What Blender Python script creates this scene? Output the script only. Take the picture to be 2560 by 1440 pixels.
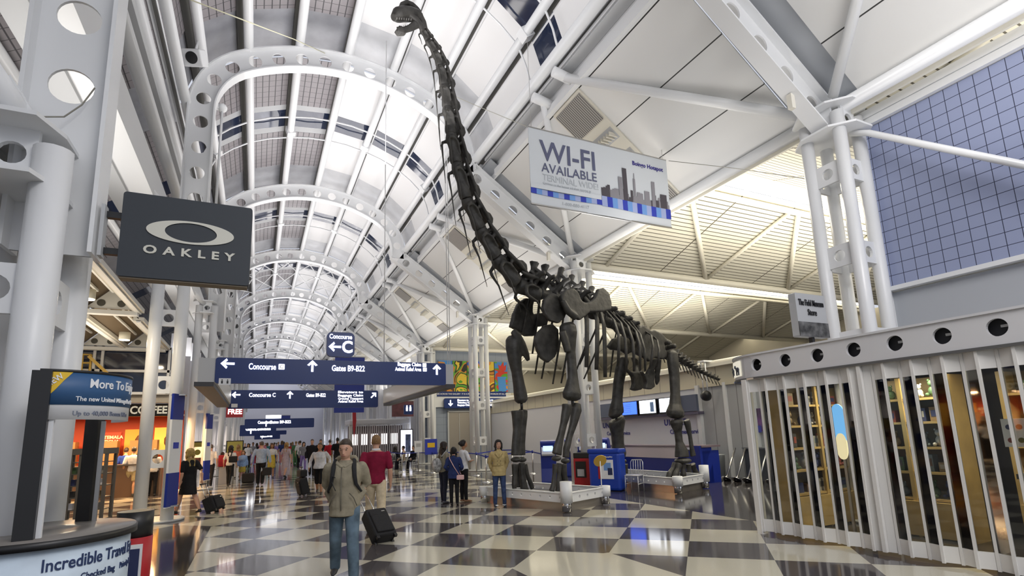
import bpy, bmesh, math, random
from mathutils import Vector as V, Matrix, Euler
random.seed(7)
for o in list(bpy.data.objects): bpy.data.objects.remove(o)
C = bpy.context.scene.collection
SC = bpy.context.scene
PI = math.pi
R = math.radians
# ---------------------------------------------------------------- camera
# the hall runs along +Y, X is to the right, Z up; the lens stands 1.75 m above the floor
FPX = 1318.0; PPX = (1280.0, 853.0); EYE = V((0, 0, 1.75))
CAMROT = Matrix.Rotation(-R(25.84), 3, 'Z') @ Matrix.Rotation(PI/2 + R(9.94), 3, 'X') @ Matrix.Rotation(-R(2.0), 3, 'Z')
cam = bpy.data.cameras.new('camera'); camo = bpy.data.objects.new('camera', cam); C.objects.link(camo)
cam.sensor_width = 36; cam.sensor_fit = 'HORIZONTAL'; cam.lens = FPX/2560*36
cam.shift_y = (PPX[1]-720)/2560; cam.shift_x = 0; cam.clip_start = .05; cam.clip_end = 400
camo.matrix_world = Matrix.Translation(EYE) @ CAMROT.to_4x4()
SC.camera = camo
# ---------------------------------------------------------------- world, exposure
w = bpy.data.worlds.new('world'); SC.world = w; w.use_nodes = True
bg = w.node_tree.nodes['Background']; bg.inputs[0].default_value = (.80, .84, .95, 1); bg.inputs[1].default_value = .55
SC.view_settings.view_transform = 'Standard'; SC.view_settings.look = 'None'
SC.view_settings.gamma = 1; SC.view_settings.use_curve_mapping = False
SC.view_settings.exposure = 0.6
cy = SC.cycles
cy.use_denoising = True; cy.max_bounces = 7; cy.diffuse_bounces = 4; cy.glossy_bounces = 3
cy.transmission_bounces = 4; cy.transparent_max_bounces = 10; cy.caustics_reflective = False; cy.caustics_refractive = False
cy.sample_clamp_indirect = 6
# ---------------------------------------------------------------- large lamps and added fill
def lamp(name, loc, size, sizey, power, rot, col=(1, .98, .96), spread=PI):
    l = bpy.data.lights.new(name, 'AREA'); l.shape = 'RECTANGLE'; l.size = size; l.size_y = sizey
    l.energy = power; l.color = col; l.spread = spread
    o = bpy.data.objects.new(name, l); C.objects.link(o); o.location = loc; o.rotation_euler = rot
    return o
BAY = 9.5; Y0 = 5.9; NB = 10
def AY(k): return Y0 + BAY*k
for k in range(-1, NB):
    ym = AY(k) + BAY/2
    s = 1 if k < 2 else .72
    # unseen fill lamps added to brighten the vault, side roof and raking ceiling
    lamp('vault_fill_lamp', (2.3, ym, 9.2), 3.2, 7.5, 200*s, (0, PI, 0), (1, .975, .99))
    lamp('side_fill_lamp', (-3.2, ym, 5.9), 1.0, 6, 60*s, (0, PI, 0), (1, .96, .92))
    if k < 6:
        lamp('roof_fill_lamp', (8.3, ym, 5.6), 2.0, 6.5, 75, (0, PI, 0), (1, .97, .94))
# unseen fill added behind the lens to brighten the shop front and near columns
lamp('rear_fill_lamp', (3.6, -3.5, 9.5), 5, 5, 620, (R(8), R(-24), 0), (1, .97, .95))
for k in range(-1, 5):
    ym = AY(k) + BAY/2
    lamp('ridge_light_lamp', (17, ym, 9.35), 12, .8, 380, (0, 0, 0), (1, .92, .76), R(160))
    lamp('lobby_fill_lamp', (17, ym, 6.2), 13, 3, 430, (PI, 0, 0), (1, .93, .78))  # upward fill added to brighten the slats, no fixture hangs here

# ---------------------------------------------------------------- helpers
def ray(x, y): return CAMROT @ V(((x-PPX[0])/FPX, -(y-PPX[1])/FPX, -1))
def on(x, y, ax, val):
    d = ray(x, y); t = (val-EYE[ax])/d[ax]; return EYE + d*t
def gr(x, y, z=0): return on(x, y, 2, z)
def tag(o, label=None, cat=None, group=None, kind=None):
    if label: o['label'] = label
    if cat: o['category'] = cat
    if group: o['group'] = group
    if kind: o['kind'] = kind
    return o
def thing(name, label, cat, loc=(0, 0, 0), rz=0, group=None):
    o = bpy.data.objects.new(name, None); C.objects.link(o); o.location = loc; o.rotation_euler = (0, 0, rz)
    o.empty_display_size = .1
    return tag(o, label, cat, group)
def wmat(o):
    m = Matrix.Translation(o.location) @ o.rotation_euler.to_matrix().to_4x4()
    return wmat(o.parent) @ m if o.parent else m
def frame(d, up=V((0, 0, 1))):
    d = V(d).normalized()
    if abs(d.dot(up)) > .98: up = V((0, 1, 0)) if abs(d.z) > .9 else V((0, 0, 1))
    x = up.cross(d).normalized(); return x, d.cross(x).normalized(), d
class MB:
    def __init__(s): s.v = []; s.f = []; s.sm = []
    def add(s, vs, fs, smooth=False):
        n = len(s.v); s.v += [V(p) for p in vs]
        for f in fs: s.f.append(tuple(i+n for i in f)); s.sm.append(smooth)
        return s
    def box(s, c, size, rz=0, rot=None):
        hx, hy, hz = size[0]/2, size[1]/2, size[2]/2
        m = rot if rot is not None else Matrix.Rotation(rz, 3, 'Z')
        vs = [V(c) + m @ V((x*hx, y*hy, z*hz)) for x in (-1, 1) for y in (-1, 1) for z in (-1, 1)]
        return s.add(vs, [(0, 1, 3, 2), (4, 6, 7, 5), (0, 4, 5, 1), (2, 3, 7, 6), (0, 2, 6, 4), (1, 5, 7, 3)])
    def bar(s, a, b, w, h, up=V((0, 0, 1))):
        a, b = V(a), V(b); x, y, d = frame(b-a, up)
        m = Matrix((x, y, d)).transposed()
        return s.box((a+b)/2, (w, h, (b-a).length), rot=m)
    def loft(s, secs, n=12, cap=True, pw=1):
        """secs: (centre, rx, ry, xaxis, yaxis)"""
        vs = []
        for c, rx, ry, ax, ay in secs:
            for i in range(n):
                t = 2*PI*i/n; a, b = math.cos(t), math.sin(t)
                if pw != 1: a = math.copysign(abs(a)**pw, a); b = math.copysign(abs(b)**pw, b)
                vs.append(V(c) + V(ax)*rx*a + V(ay)*ry*b)
        fs = []
        for j in range(len(secs)-1):
            for i in range(n):
                k = (i+1) % n; fs.append((j*n+i, j*n+k, (j+1)*n+k, (j+1)*n+i))
        s.add(vs, fs, True)
        if cap:
            k = len(s.v)-len(vs)
            for f in (range(n-1, -1, -1), [(len(secs)-1)*n+i for i in range(n)]): s.f.append(tuple(i+k for i in f)); s.sm.append(False)
        return s
    def tube(s, pts, r, n=10, flat=1, up=V((0, 0, 1)), rnd=False):
        pts = [V(p) for p in pts]; m = len(pts)
        rs = r if isinstance(r, (list, tuple)) else [r]*m
        secs = []
        for i, p in enumerate(pts):
            d = pts[min(i+1, m-1)] - pts[max(i-1, 0)]
            x, y, _ = frame(d, up); secs.append((p, rs[i], rs[i]*flat, x, y))
        if rnd:
            a, b = secs[0], secs[-1]; d0 = (pts[0]-pts[1]).normalized(); d1 = (pts[-1]-pts[-2]).normalized()
            secs = [(a[0]+d0*a[1]*.8, a[1]*.3, a[2]*.3, a[3], a[4]), (a[0]+d0*a[1]*.5, a[1]*.75, a[2]*.75, a[3], a[4])] + secs + \
                   [(b[0]+d1*b[1]*.5, b[1]*.75, b[2]*.75, b[3], b[4]), (b[0]+d1*b[1]*.8, b[1]*.3, b[2]*.3, b[3], b[4])]
        return s.loft(secs, n)
    def ball(s, c, r, n=10, rot=None):
        r = r if isinstance(r, (tuple, list)) else (r, r, r); m = rot or Matrix.Identity(3)
        secs = []
        for i in range(n//2+1):
            t = -PI/2 + PI*i/(n//2); k = max(math.cos(t), .02)
            secs.append((V(c) + m @ V((0, 0, r[2]*math.sin(t))), r[0]*k, r[1]*k, m @ V((1, 0, 0)), m @ V((0, 1, 0))))
        return s.loft(secs, n)
    def prism(s, poly, off):
        n = len(poly); a = [V(p) for p in poly]; b = [p+V(off) for p in a]
        fs = [tuple(range(n-1, -1, -1)), tuple(range(n, 2*n))] + [(i, (i+1) % n, n+(i+1) % n, n+i) for i in range(n)]
        return s.add(a+b, fs)
    def quad(s, a, b, c, d): return s.add([a, b, c, d], [(0, 1, 2, 3)])
    def lathe(s, prof, c=(0, 0, 0), n=24, a0=0, a1=2*PI):
        full = abs(a1-a0-2*PI) < 1e-6; m = n if full else n+1; vs = []
        for r, z in prof:
            for i in range(m):
                t = a0 + (a1-a0)*i/n; vs.append(V(c) + V((r*math.cos(t), r*math.sin(t), z)))
        fs = []
        for j in range(len(prof)-1):
            for i in range(n):
                k = (i+1) % m; fs.append((j*m+i, j*m+k, (j+1)*m+k, (j+1)*m+i))
        return s.add(vs, fs, True)
    def build(s, name, mat, parent=None, world=True, bevel=0):
        me = bpy.data.meshes.new(name); vs = s.v
        if parent is not None and world:
            inv = wmat(parent).inverted(); vs = [inv @ p for p in vs]
        me.from_pydata([tuple(p) for p in vs], [], s.f)
        bm = bmesh.new(); bm.from_mesh(me); bmesh.ops.recalc_face_normals(bm, faces=bm.faces); bm.to_mesh(me); bm.free()
        me.polygons.foreach_set('use_smooth', s.sm); me.update()
        if mat: me.materials.append(mat)
        o = bpy.data.objects.new(name, me); C.objects.link(o)
        if parent is not None: o.parent = parent
        if bevel:
            b = o.modifiers.new('bevel', 'BEVEL'); b.width = bevel; b.segments = 2; b.limit_method = 'ANGLE'
        return o
    def blob(s, name, mat, parent=None, vox=.02, smooth=4, world=True):
        o = s.build(name, mat, parent, world)
        r = o.modifiers.new('remesh', 'REMESH'); r.mode = 'VOXEL'; r.voxel_size = vox; r.use_smooth_shade = True
        if smooth:
            q = o.modifiers.new('smooth', 'SMOOTH'); q.factor = .5; q.iterations = smooth
        return o
def struct(name, mb, mat, parent=None):
    o = mb.build(name, mat, parent)
    if parent is None: o['kind'] = 'structure'
    return o
def copy_tree(o, parent=None):
    c = o.copy(); C.objects.link(c)
    if parent is not None: c.parent = parent
    for ch in list(o.children): copy_tree(ch, c)
    return c
def dup(o, loc, rz=0, label=None, group=None):
    c = copy_tree(o); c.location = loc; c.rotation_euler = (0, 0, rz)
    if label: c['label'] = label
    if group: c['group'] = group
    return c
_fc = {}
def text(name, s, h, pos, right, up, mat, parent=None, bold=0, sx=1, align='CENTER', ext=.004, shear=0, bend=None, sp=1, fit=0):
    """lettering of cap height ~0.7h standing at pos, reading along right"""
    cu = bpy.data.curves.new('t', 'FONT'); cu.body = s; cu.size = h; cu.extrude = ext; cu.offset = bold*h
    cu.align_x = align; cu.resolution_u = 3; cu.shear = shear; cu.space_character = sp
    t = bpy.data.objects.new('t', cu); C.objects.link(t)
    me = bpy.data.meshes.new_from_object(t.evaluated_get(bpy.context.evaluated_depsgraph_get()))
    bpy.data.objects.remove(t); bpy.data.curves.remove(cu)
    right = V(right).normalized(); up = V(up).normalized(); nrm = right.cross(up)
    mb = MB()
    vs = []
    if fit: xs = [v.co.x for v in me.vertices]; sx = fit/(max(xs)-min(xs))
    for v in me.vertices:
        x = v.co.x*sx
        if bend: vs.append(bend(x, v.co.y, v.co.z))
        else: vs.append(V(pos) + right*x + up*v.co.y + nrm*v.co.z)
    mb.add(vs, [tuple(p.vertices) for p in me.polygons]); bpy.data.meshes.remove(me)
    return mb.build(name, mat, parent)
def arrow(s, c, right, up, size, ang, t=.005):
    """arrow pictogram, ang 0 = up, counter-clockwise degrees"""
    right, up = V(right).normalized(), V(up).normalized(); n = right.cross(up)
    ca, sa = math.cos(R(ang)), math.sin(R(ang))
    def P(x, y): return V(c) + (right*(x*ca-y*sa) + up*(x*sa+y*ca))*size
    for poly in ([(-.09, -.5), (.09, -.5), (.09, .3), (-.09, .3)], [(0, .5), (-.42, .08), (-.26, .0), (0, .26)], [(0, .5), (0, .26), (.26, 0), (.42, .08)]):
        s.prism([P(*q) for q in poly], n*t)
    return s
def rrect(w, h, r, n=5):
    pts = []
    for cx, cy, a in ((w/2-r, h/2-r, 0), (-w/2+r, h/2-r, 90), (-w/2+r, -h/2+r, 180), (w/2-r, -h/2+r, 270)):
        for i in range(n+1):
            t = R(a+90*i/n); pts.append((cx+r*math.cos(t), cy+r*math.sin(t)))
    return pts
# ---------------------------------------------------------------- materials
_m = {}
def mat(name, col, rough=.5, metal=0, emit=0, ecol=None, alpha=1, spec=.5, noise=0, nscale=8, bump=0, trans=0, coat=0):
    if name in _m: return _m[name]
    m = bpy.data.materials.new(name); m.use_nodes = True; nt = m.node_tree
    p = nt.nodes['Principled BSDF']; p.inputs['Base Color'].default_value = (*col, 1)
    p.inputs['Roughness'].default_value = rough; p.inputs['Metallic'].default_value = metal
    p.inputs['Specular IOR Level'].default_value = spec; p.inputs['Coat Weight'].default_value = coat
    if trans: p.inputs['Transmission Weight'].default_value = trans
    if alpha < 1: p.inputs['Alpha'].default_value = alpha
    if emit:
        p.inputs['Emission Color'].default_value = (*(ecol or col), 1); p.inputs['Emission Strength'].default_value = emit
    if noise or bump:
        tc = nt.nodes.new('ShaderNodeTexCoord'); nz = nt.nodes.new('ShaderNodeTexNoise')
        nz.inputs['Scale'].default_value = nscale; nz.inputs['Detail'].default_value = 5
        nt.links.new(tc.outputs['Object'], nz.inputs['Vector'])
        if noise:
            rp = nt.nodes.new('ShaderNodeValToRGB'); nt.links.new(nz.outputs['Fac'], rp.inputs[0])
            rp.color_ramp.elements[0].position = .3; rp.color_ramp.elements[1].position = .7
            rp.color_ramp.elements[0].color = (*[max(0, c*(1-noise)) for c in col], 1)
            rp.color_ramp.elements[1].color = (*[min(1, c*(1+noise)) for c in col], 1)
            nt.links.new(rp.outputs[0], p.inputs['Base Color'])
        if bump:
            b = nt.nodes.new('ShaderNodeBump'); b.inputs['Strength'].default_value = bump; b.inputs['Distance'].default_value = .02
            nt.links.new(nz.outputs['Fac'], b.inputs['Height']); nt.links.new(b.outputs[0], p.inputs['Normal'])
    _m[name] = m; return m
def nodes(name):
    m = bpy.data.materials.new(name); m.use_nodes = True; nt = m.node_tree
    return m, nt, nt.nodes['Principled BSDF'], lambda t: nt.nodes.new(t), nt.links.new
def mathn(nt, op, a, b=None):
    n = nt.nodes.new('ShaderNodeMath'); n.operation = op
    for i, v in enumerate((a, b)):
        if v is None: continue
        if isinstance(v, (int, float)): n.inputs[i].default_value = v
        else: nt.links.new(v, n.inputs[i])
    return n.outputs[0]
def grid_mat(name, col, line, axes, periods, widths, offs=(0, 0), rough=.4, spec=.5, noise=0):
    """plain panel colour crossed by thin joint lines along two position axes"""
    m, nt, p, N, L = nodes(name)
    g = N('ShaderNodeNewGeometry'); s = N('ShaderNodeSeparateXYZ'); L(g.outputs['Position'], s.inputs[0])
    mask = None
    for a, per, wd, of in zip(axes, periods, widths, offs):
        f = mathn(nt, 'FRACT', mathn(nt, 'DIVIDE', mathn(nt, 'SUBTRACT', s.outputs[a], of), per))
        k = mathn(nt, 'LESS_THAN', f, wd/per)
        mask = k if mask is None else mathn(nt, 'MAXIMUM', mask, k)
    mx = N('ShaderNodeMix'); mx.data_type = 'RGBA'; L(mask, mx.inputs[0])
    mx.inputs[6].default_value = (*col, 1); mx.inputs[7].default_value = (*line, 1)
    L(mx.outputs[2], p.inputs['Base Color']); p.inputs['Roughness'].default_value = rough
    p.inputs['Specular IOR Level'].default_value = spec
    _m[name] = m; return m
WHITE = mat('white_painted_steel', (.76, .77, .78), .38)
WHITE2 = mat('white_painted_tube', (.80, .81, .82), .3)
WARMW = mat('cream_painted_tube', (.78, .75, .66), .4)
GREYP = mat('grey_panel', (.48, .49, .50), .5)
DKGREY = mat('dark_gasket', (.09, .088, .08), .6)
BLACK = mat('black_plastic', (.012, .012, .013), .4)
BLACKF = mat('black_fabric', (.012, .012, .014), .85, noise=.3, nscale=60)
STEEL = mat('brushed_steel', (.55, .54, .52), .28, 1)
CHROME = mat('polished_steel', (.7, .7, .7), .12, 1)
NAVY = mat('navy_sign_face', (.008, .03, .16), .35)
ROYAL = mat('royal_blue_panel', (.010, .028, .27), .35)
LIT = mat('lit_white_lettering', (1, 1, 1), .5, emit=2.2, ecol=(1, .98, .97))
PAPER = mat('white_print', (.82, .83, .85), .5)
INK = mat('dark_blue_ink', (.02, .03, .10), .5)
GREYINK = mat('grey_ink', (.13, .14, .20), .5)
RED = mat('red_panel', (.42, .012, .02), .4)
YELLOW = mat('yellow_panel', (.78, .50, .02), .4)
WOOD = mat('light_maple', (.38, .26, .095), .4, noise=.15, nscale=4)
NIGHT = mat('night_glass', (.012, .02, .05), .06, spec=.8)
def clear_glass(name, tint, alpha):
    m, nt, p, N, L = nodes(name)
    t = N('ShaderNodeBsdfTransparent'); t.inputs[0].default_value = (*tint, 1)
    g = N('ShaderNodeBsdfGlossy'); g.inputs['Roughness'].default_value = .03; g.inputs[0].default_value = (.9, .9, .9, 1)
    mx = N('ShaderNodeMixShader'); fr = N('ShaderNodeFresnel'); fr.inputs[0].default_value = 1.45
    L(mathn(nt, 'ADD', fr.outputs[0], alpha), mx.inputs[0]); L(t.outputs[0], mx.inputs[1]); L(g.outputs[0], mx.inputs[2])
    L(mx.outputs[0], nt.nodes['Material Output'].inputs[0]); return m
CLEAR = clear_glass('clear_pane', (.93, .95, .95), .0)
# ================================================================ the setting
def floor_material():
    m, nt, p, N, L = nodes('terrazzo_checker')
    g = N('ShaderNodeNewGeometry'); s = N('ShaderNodeSeparateXYZ'); L(g.outputs['Position'], s.inputs[0])
    x, y = s.outputs[0], s.outputs[1]; M = lambda op, a, b=None: mathn(nt, op, a, b)
    a = M('MULTIPLY', M('ADD', x, y), .70711); b = M('MULTIPLY', M('SUBTRACT', y, x), .70711)
    ia = M('FLOOR', M('DIVIDE', M('SUBTRACT', a, 8.01), 1.06)); ib = M('FLOOR', M('DIVIDE', M('SUBTRACT', b, .335), 1.088))
    par = M('ABSOLUTE', M('MODULO', M('ADD', ia, ib), 2))            # tile a 9.07..10.13, b .33..1.42 is dark
    def rng(v, lo, hi): return M('MULTIPLY', M('GREATER_THAN', v, lo), M('LESS_THAN', v, hi))
    dark = M('GREATER_THAN', par, .5)
    sq = M('MULTIPLY', rng(x, 3.12, 4.69), rng(y, 5.2, 6.72))
    dark = M('MULTIPLY', dark, M('SUBTRACT', 1, sq))
    strip = M('MULTIPLY', M('LESS_THAN', x, -.8), M('LESS_THAN', y, 13.5))
    right = M('GREATER_THAN', x, 8.4)
    solid = M('MAXIMUM', strip, right)
    nz = N('ShaderNodeTexNoise'); nz.inputs['Scale'].default_value = 90; nz.inputs['Detail'].default_value = 4; L(g.outputs['Position'], nz.inputs['Vector'])
    n2 = N('ShaderNodeTexNoise'); n2.inputs['Scale'].default_value = .9; L(g.outputs['Position'], n2.inputs['Vector'])
    def mix(f, c1, c2):
        q = N('ShaderNodeMix'); q.data_type = 'RGBA'; L(f, q.inputs[0])
        for i, c in ((6, c1), (7, c2)):
            if isinstance(c, tuple): q.inputs[i].default_value = (*c, 1)
            else: L(c, q.inputs[i])
        return q.outputs[2]
    c = mix(dark, (.56, .53, .43), (.085, .078, .082))
    c = mix(solid, c, (.05, .045, .045))
    sp = mix(nz.outputs['Fac'], (.86, .86, .86), (1.1, 1.1, 1.1))
    q = N('ShaderNodeMix'); q.data_type = 'RGBA'; q.blend_type = 'MULTIPLY'; q.inputs[0].default_value = 1; L(c, q.inputs[6]); L(sp, q.inputs[7])
    L(q.outputs[2], p.inputs['Base Color'])
    r = N('ShaderNodeMapRange'); L(n2.outputs['Fac'], r.inputs[0]); r.inputs[3].default_value = .05; r.inputs[4].default_value = .12
    L(r.outputs[0], p.inputs['Roughness']); p.inputs['Specular IOR Level'].default_value = .62
    return m
struct('floor', MB().box((14, 52, -.1), (64, 128, .2)), floor_material())

# ---- the barrel vault profile (X, Z) and its outward normal, by arc length from the left springing
CXV = 2.085
LZ = 10.8
def profile(t, side_low=6.5):
    """t = 0 at the left springing (X -1.75, Z 10.8); negative goes down the left leg"""
    L1 = 1.95*R(60.2); L2 = 5.74*R(59.6)
    if t < 0: return (-1.75, LZ+t), (-1, 0)
    if t < L1:
        a = PI - t/1.95; return (.2+1.95*math.cos(a), LZ+1.95*math.sin(a)), (math.cos(a), math.sin(a))
    t -= L1
    if t < L2:
        a = R(119.8) - t/5.74; return (CXV+5.74*math.cos(a), 7.51+5.74*math.sin(a)), (math.cos(a), math.sin(a))
    t -= L2
    if t < L1:
        a = R(60.2) - t/1.95; return (3.97+1.95*math.cos(a), LZ+1.95*math.sin(a)), (math.cos(a), math.sin(a))
    t -= L1
    return (5.92, LZ-t), (1, 0)
TL = 2*1.95*R(60.2) + 5.74*R(59.6)
def perforated(mb, pos, cells, half, y, th=.03, hr=.18, nseg=24, hole=True):
    """web plate made of cells [t0,t1], each with a round hole; pos(t, w) -> (X, Z)"""
    for t0, t1, hl in cells:
        tm = (t0+t1)/2; h = (t1-t0)/2; vs = []; fs = []
        for i in range(nseg):
            a = 2*PI*i/nseg; ca, sa = math.cos(a), math.sin(a); k = 1/max(abs(ca), abs(sa))
            o = pos(tm+ca*k*h, sa*k*half); rr = hr if hl else .004; q = pos(tm+ca*rr, sa*rr)
            for yy in (y-th/2, y+th/2): vs += [(o[0], yy, o[1]), (q[0], yy, q[1])]
        for i in range(nseg):
            j = (i+1) % nseg; a, b = i*4, j*4
            fs += [(a, b, b+1, a+1), (a+2, a+3, b+3, b+2)]
            if hl: fs.append((a+1, b+1, b+3, a+3))
        mb.add(vs, fs)
def flange(mb, pts, y, wd=.34, th=.035):
    for (a, b) in zip(pts, pts[1:]):
        dx, dz = b[0]-a[0], b[1]-a[1]; l = math.hypot(dx, dz); nx, nz = -dz/l*th/2, dx/l*th/2
        vs = []
        for (q, s) in ((a, 1), (a, -1), (b, 1), (b, -1)):
            for yy in (y-wd/2, y+wd/2): vs.append((q[0]+nx*s, yy, q[1]+nz*s))
        mb.add(vs, [(0, 1, 5, 4), (2, 6, 7, 3), (0, 4, 6, 2), (1, 3, 7, 5), (0, 2, 3, 1), (4, 5, 7, 6)])
HW = .31
def vpos(t, w):
    (x, z), n = profile(t); return (x+n[0]*w, z+n[1]*w)
ORD = ['nearest', 'second', 'third', 'fourth', 'fifth', 'sixth', 'seventh', 'eighth', 'ninth', 'tenth']
def arch(k):
    y = AY(k); low = 3.5 if k == 0 else 6.4; n = max(0, k)
    lab = {0: 'nearest white steel arch, its perforated left leg standing huge beside the dark logo sign',
           1: 'white perforated steel arch crossing the vault behind the dinosaur head and neck'}.get(k,
          f'{ORD[min(n, 9)]} white perforated steel vault arch from the camera, further down the hall')
    root = thing('steel_arch', lab, 'arch', (-1.75, y, low), 0, 'perforated steel arches of the vault')
    def web(ts, name):
        mb = MB(); perforated(mb, vpos, ts, HW, y, nseg=24 if k < 3 else 16); return mb.build(name, WHITE, root)
    nt = 15; ct = TL/nt
    web([(i*ct, (i+1)*ct, True) for i in range(nt)], 'arch_web')
    nl = int((LZ-low-(1.3 if k == 0 else .9))/.75); cl = .75
    leg = [(-(i+1)*cl, -i*cl, True) for i in range(nl)]
    leg.append((-(LZ-low), -nl*cl, False))
    web(leg, 'leg_web')
    web([(TL, TL+.3, False)], 'web_end')
    fl = MB()
    ts = [-(LZ-low)] + [TL*i/44 for i in range(45)] + [TL+.25]
    flange(fl, [vpos(t, HW) for t in ts], y); fl.build('outer_flange', WHITE, root)
    fl = MB(); flange(fl, [vpos(t, -HW) for t in ts], y); fl.build('inner_flange', WHITE2, root)
    # ---- the raking roof beam on the right, kinked off the arch foot
    a = V((6.02, 0, 10.52)); b = V((9.95, 0, 7.72)); d = (b-a).normalized(); nn = V((-d.z, 0, d.x))
    Lb = (b-a).length
    def bpos(t, w): q = a + d*t + nn*w; return (q.x, q.z)
    nb = 6; cb = Lb/nb; mb = MB()
    perforated(mb, bpos, [(i*cb, (i+1)*cb, i > 0 or k > 0) for i in range(nb)], HW, y, nseg=24 if k < 3 else 16)
    bw = thing('roof_beam', ['white perforated beam raking down to the column beside the museum shop sign',
        'white perforated beam raking down behind the dinosaur neck to the column at its shoulder'][k] if k in (0, 1) else
        f'{ORD[min(n, 9)]} white perforated roof beam from the camera, raking down to the right columns', 'beam', (6.02, y, 10.52), 0, 'raking roof beams')
    mb.build('beam_web', WHITE, bw)
    fl = MB(); flange(fl, [bpos(-.1, HW), bpos(Lb, HW)], y); flange(fl, [bpos(-.35, -HW), bpos(Lb, -HW)], y); fl.build('beam_flange', WHITE2, bw)
for k in range(0, NB): arch(k)

# ---- vault purlin tubes, joints and panels
TUBES = [(-2.13, 10.95), (-1.77, 12.12), (-.69, 13.0), (.67, 13.51), (2.09, 13.68), (3.5, 13.51), (4.86, 13.0), (5.94, 12.12), (6.3, 10.95)]
YA, YB = -8, AY(NB-1)+2
for i, (x, z) in enumerate(TUBES):
    struct(f'trim_{i+1}', MB().tube([(x, YA, z), (x, YB, z)], .125 if i not in (8,) else .15, 12), WHITE2)
def offp(p, d):
    vx, vz = p[0]-CXV, p[1]-9.0; l = math.hypot(vx, vz); return (p[0]+vx/l*d, p[1]+vz/l*d)
OUT = [offp(p, .42) for p in TUBES]
MESHG = nodes('wired_glass')
def wired():
    m, nt, p, N, L = MESHG
    tc = N('ShaderNodeTexCoord'); s = N('ShaderNodeSeparateXYZ'); L(tc.outputs['UV'], s.inputs[0])
    def ln(o, per, wd):
        return mathn(nt, 'LESS_THAN', mathn(nt, 'FRACT', mathn(nt, 'DIVIDE', o, per)), wd/per)
    k = mathn(nt, 'MAXIMUM', ln(s.outputs[0], .21, .03), ln(s.outputs[1], .3, .016))
    mx = N('ShaderNodeMix'); mx.data_type = 'RGBA'; L(k, mx.inputs[0]); mx.inputs[6].default_value = (.27, .25, .26, 1); mx.inputs[7].default_value = (.05, .047, .052, 1)
    L(mx.outputs[2], p.inputs['Base Color']); p.inputs['Roughness'].default_value = .35
    return m
WIRED = wired()
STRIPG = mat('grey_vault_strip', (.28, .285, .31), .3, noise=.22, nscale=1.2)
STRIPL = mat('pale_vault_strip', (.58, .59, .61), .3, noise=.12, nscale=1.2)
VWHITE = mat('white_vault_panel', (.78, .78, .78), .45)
def uvquad(name, a, b, c, d, m, parent=None):
    """a-b along X (u), a-d along Y (v)"""
    o = MB().quad(a, b, c, d).build(name, m, parent)
    u = (V(b)-V(a)).length; v = (V(d)-V(a)).length
    uv = o.data.uv_layers.new(name='uv'); co = {0: (0, 0), 1: (u, 0), 2: (u, v), 3: (0, v)}
    for lp in o.data.loops: uv.data[lp.index].uv = co[lp.vertex_index]
    return o
vault_root = thing('ceiling', None, None); vault_root['kind'] = 'structure'
def vault_bay(k):
    y = AY(k)
    segs = [(-1.06, 1.06, 'strip'), (1.06, 3.75, 'pane'), (3.75, 4.08, 'frame'), (4.08, 5.22, 'window'), (5.22, 5.6, 'frame'), (5.6, 8.44, 'pane')]
    for i in range(8):
        p, q = OUT[i], OUT[i+1]
        for s0, s1, kind in segs:
            dz = .0 if kind == 'window' else (.05 if kind == 'strip' else 0)
            pp_, qq = (p, q) if not dz else (offp(p, dz), offp(q, dz))
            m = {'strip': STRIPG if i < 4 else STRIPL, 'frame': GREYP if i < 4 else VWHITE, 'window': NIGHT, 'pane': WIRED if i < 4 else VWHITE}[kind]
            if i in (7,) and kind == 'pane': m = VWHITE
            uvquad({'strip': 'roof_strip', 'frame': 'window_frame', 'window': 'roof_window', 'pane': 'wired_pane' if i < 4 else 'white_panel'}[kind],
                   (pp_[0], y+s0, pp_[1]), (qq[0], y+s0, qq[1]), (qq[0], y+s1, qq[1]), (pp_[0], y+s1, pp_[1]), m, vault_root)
    # bowed ribs either side of the window band
    for s in (3.92, 5.38):
        mb = MB()
        for i in range(8):
            a, b = offp(TUBES[i], .02), offp(TUBES[i+1], .02)
            c = ((a[0]+b[0])/2, (a[1]+b[1])/2); c = offp(c, .05)
            mb.tube([(a[0], y+s, a[1]), (a[0]*.85+c[0]*.15, y+s, a[1]*.85+c[1]*.15), (c[0], y+s, c[1]), (b[0]*.85+c[0]*.15, y+s, b[1]*.85+c[1]*.15), (b[0], y+s, b[1])], [.055, .03, .028, .03, .055], 6)
        mb.build('bowed_rib', WHITE2, vault_root)
    # dark joints behind every tube, with white edge beads between the panes
    mb = MB(); mw = MB()
    for i in range(9):
        p = offp(TUBES[i], .40); q = offp(TUBES[i], .30)
        d = V((p[0]-CXV, 0, p[1]-9.0)).normalized(); tx = V((d.z, 0, -d.x))
        c = V((p[0], y+BAY/2, p[1])); rm = Matrix((tx, V((0, 1, 0)), d)).transposed()
        mb.box(c+tx*.03, (.25, BAY, .05), rot=rm)
        mw.box(c - d*.03 + tx*.18, (.05, BAY, .06), rot=rm)
        if i % 2 == 1:
            mw.box((TUBES[i][0], y+4.9, TUBES[i][1]), (.3, .3, .3), rot=rm)
    mb.build('dark_joint', DKGREY, vault_root); mw.build('joint_bead', WHITE, vault_root)
for k in range(-1, NB-1): vault_bay(k)
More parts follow.
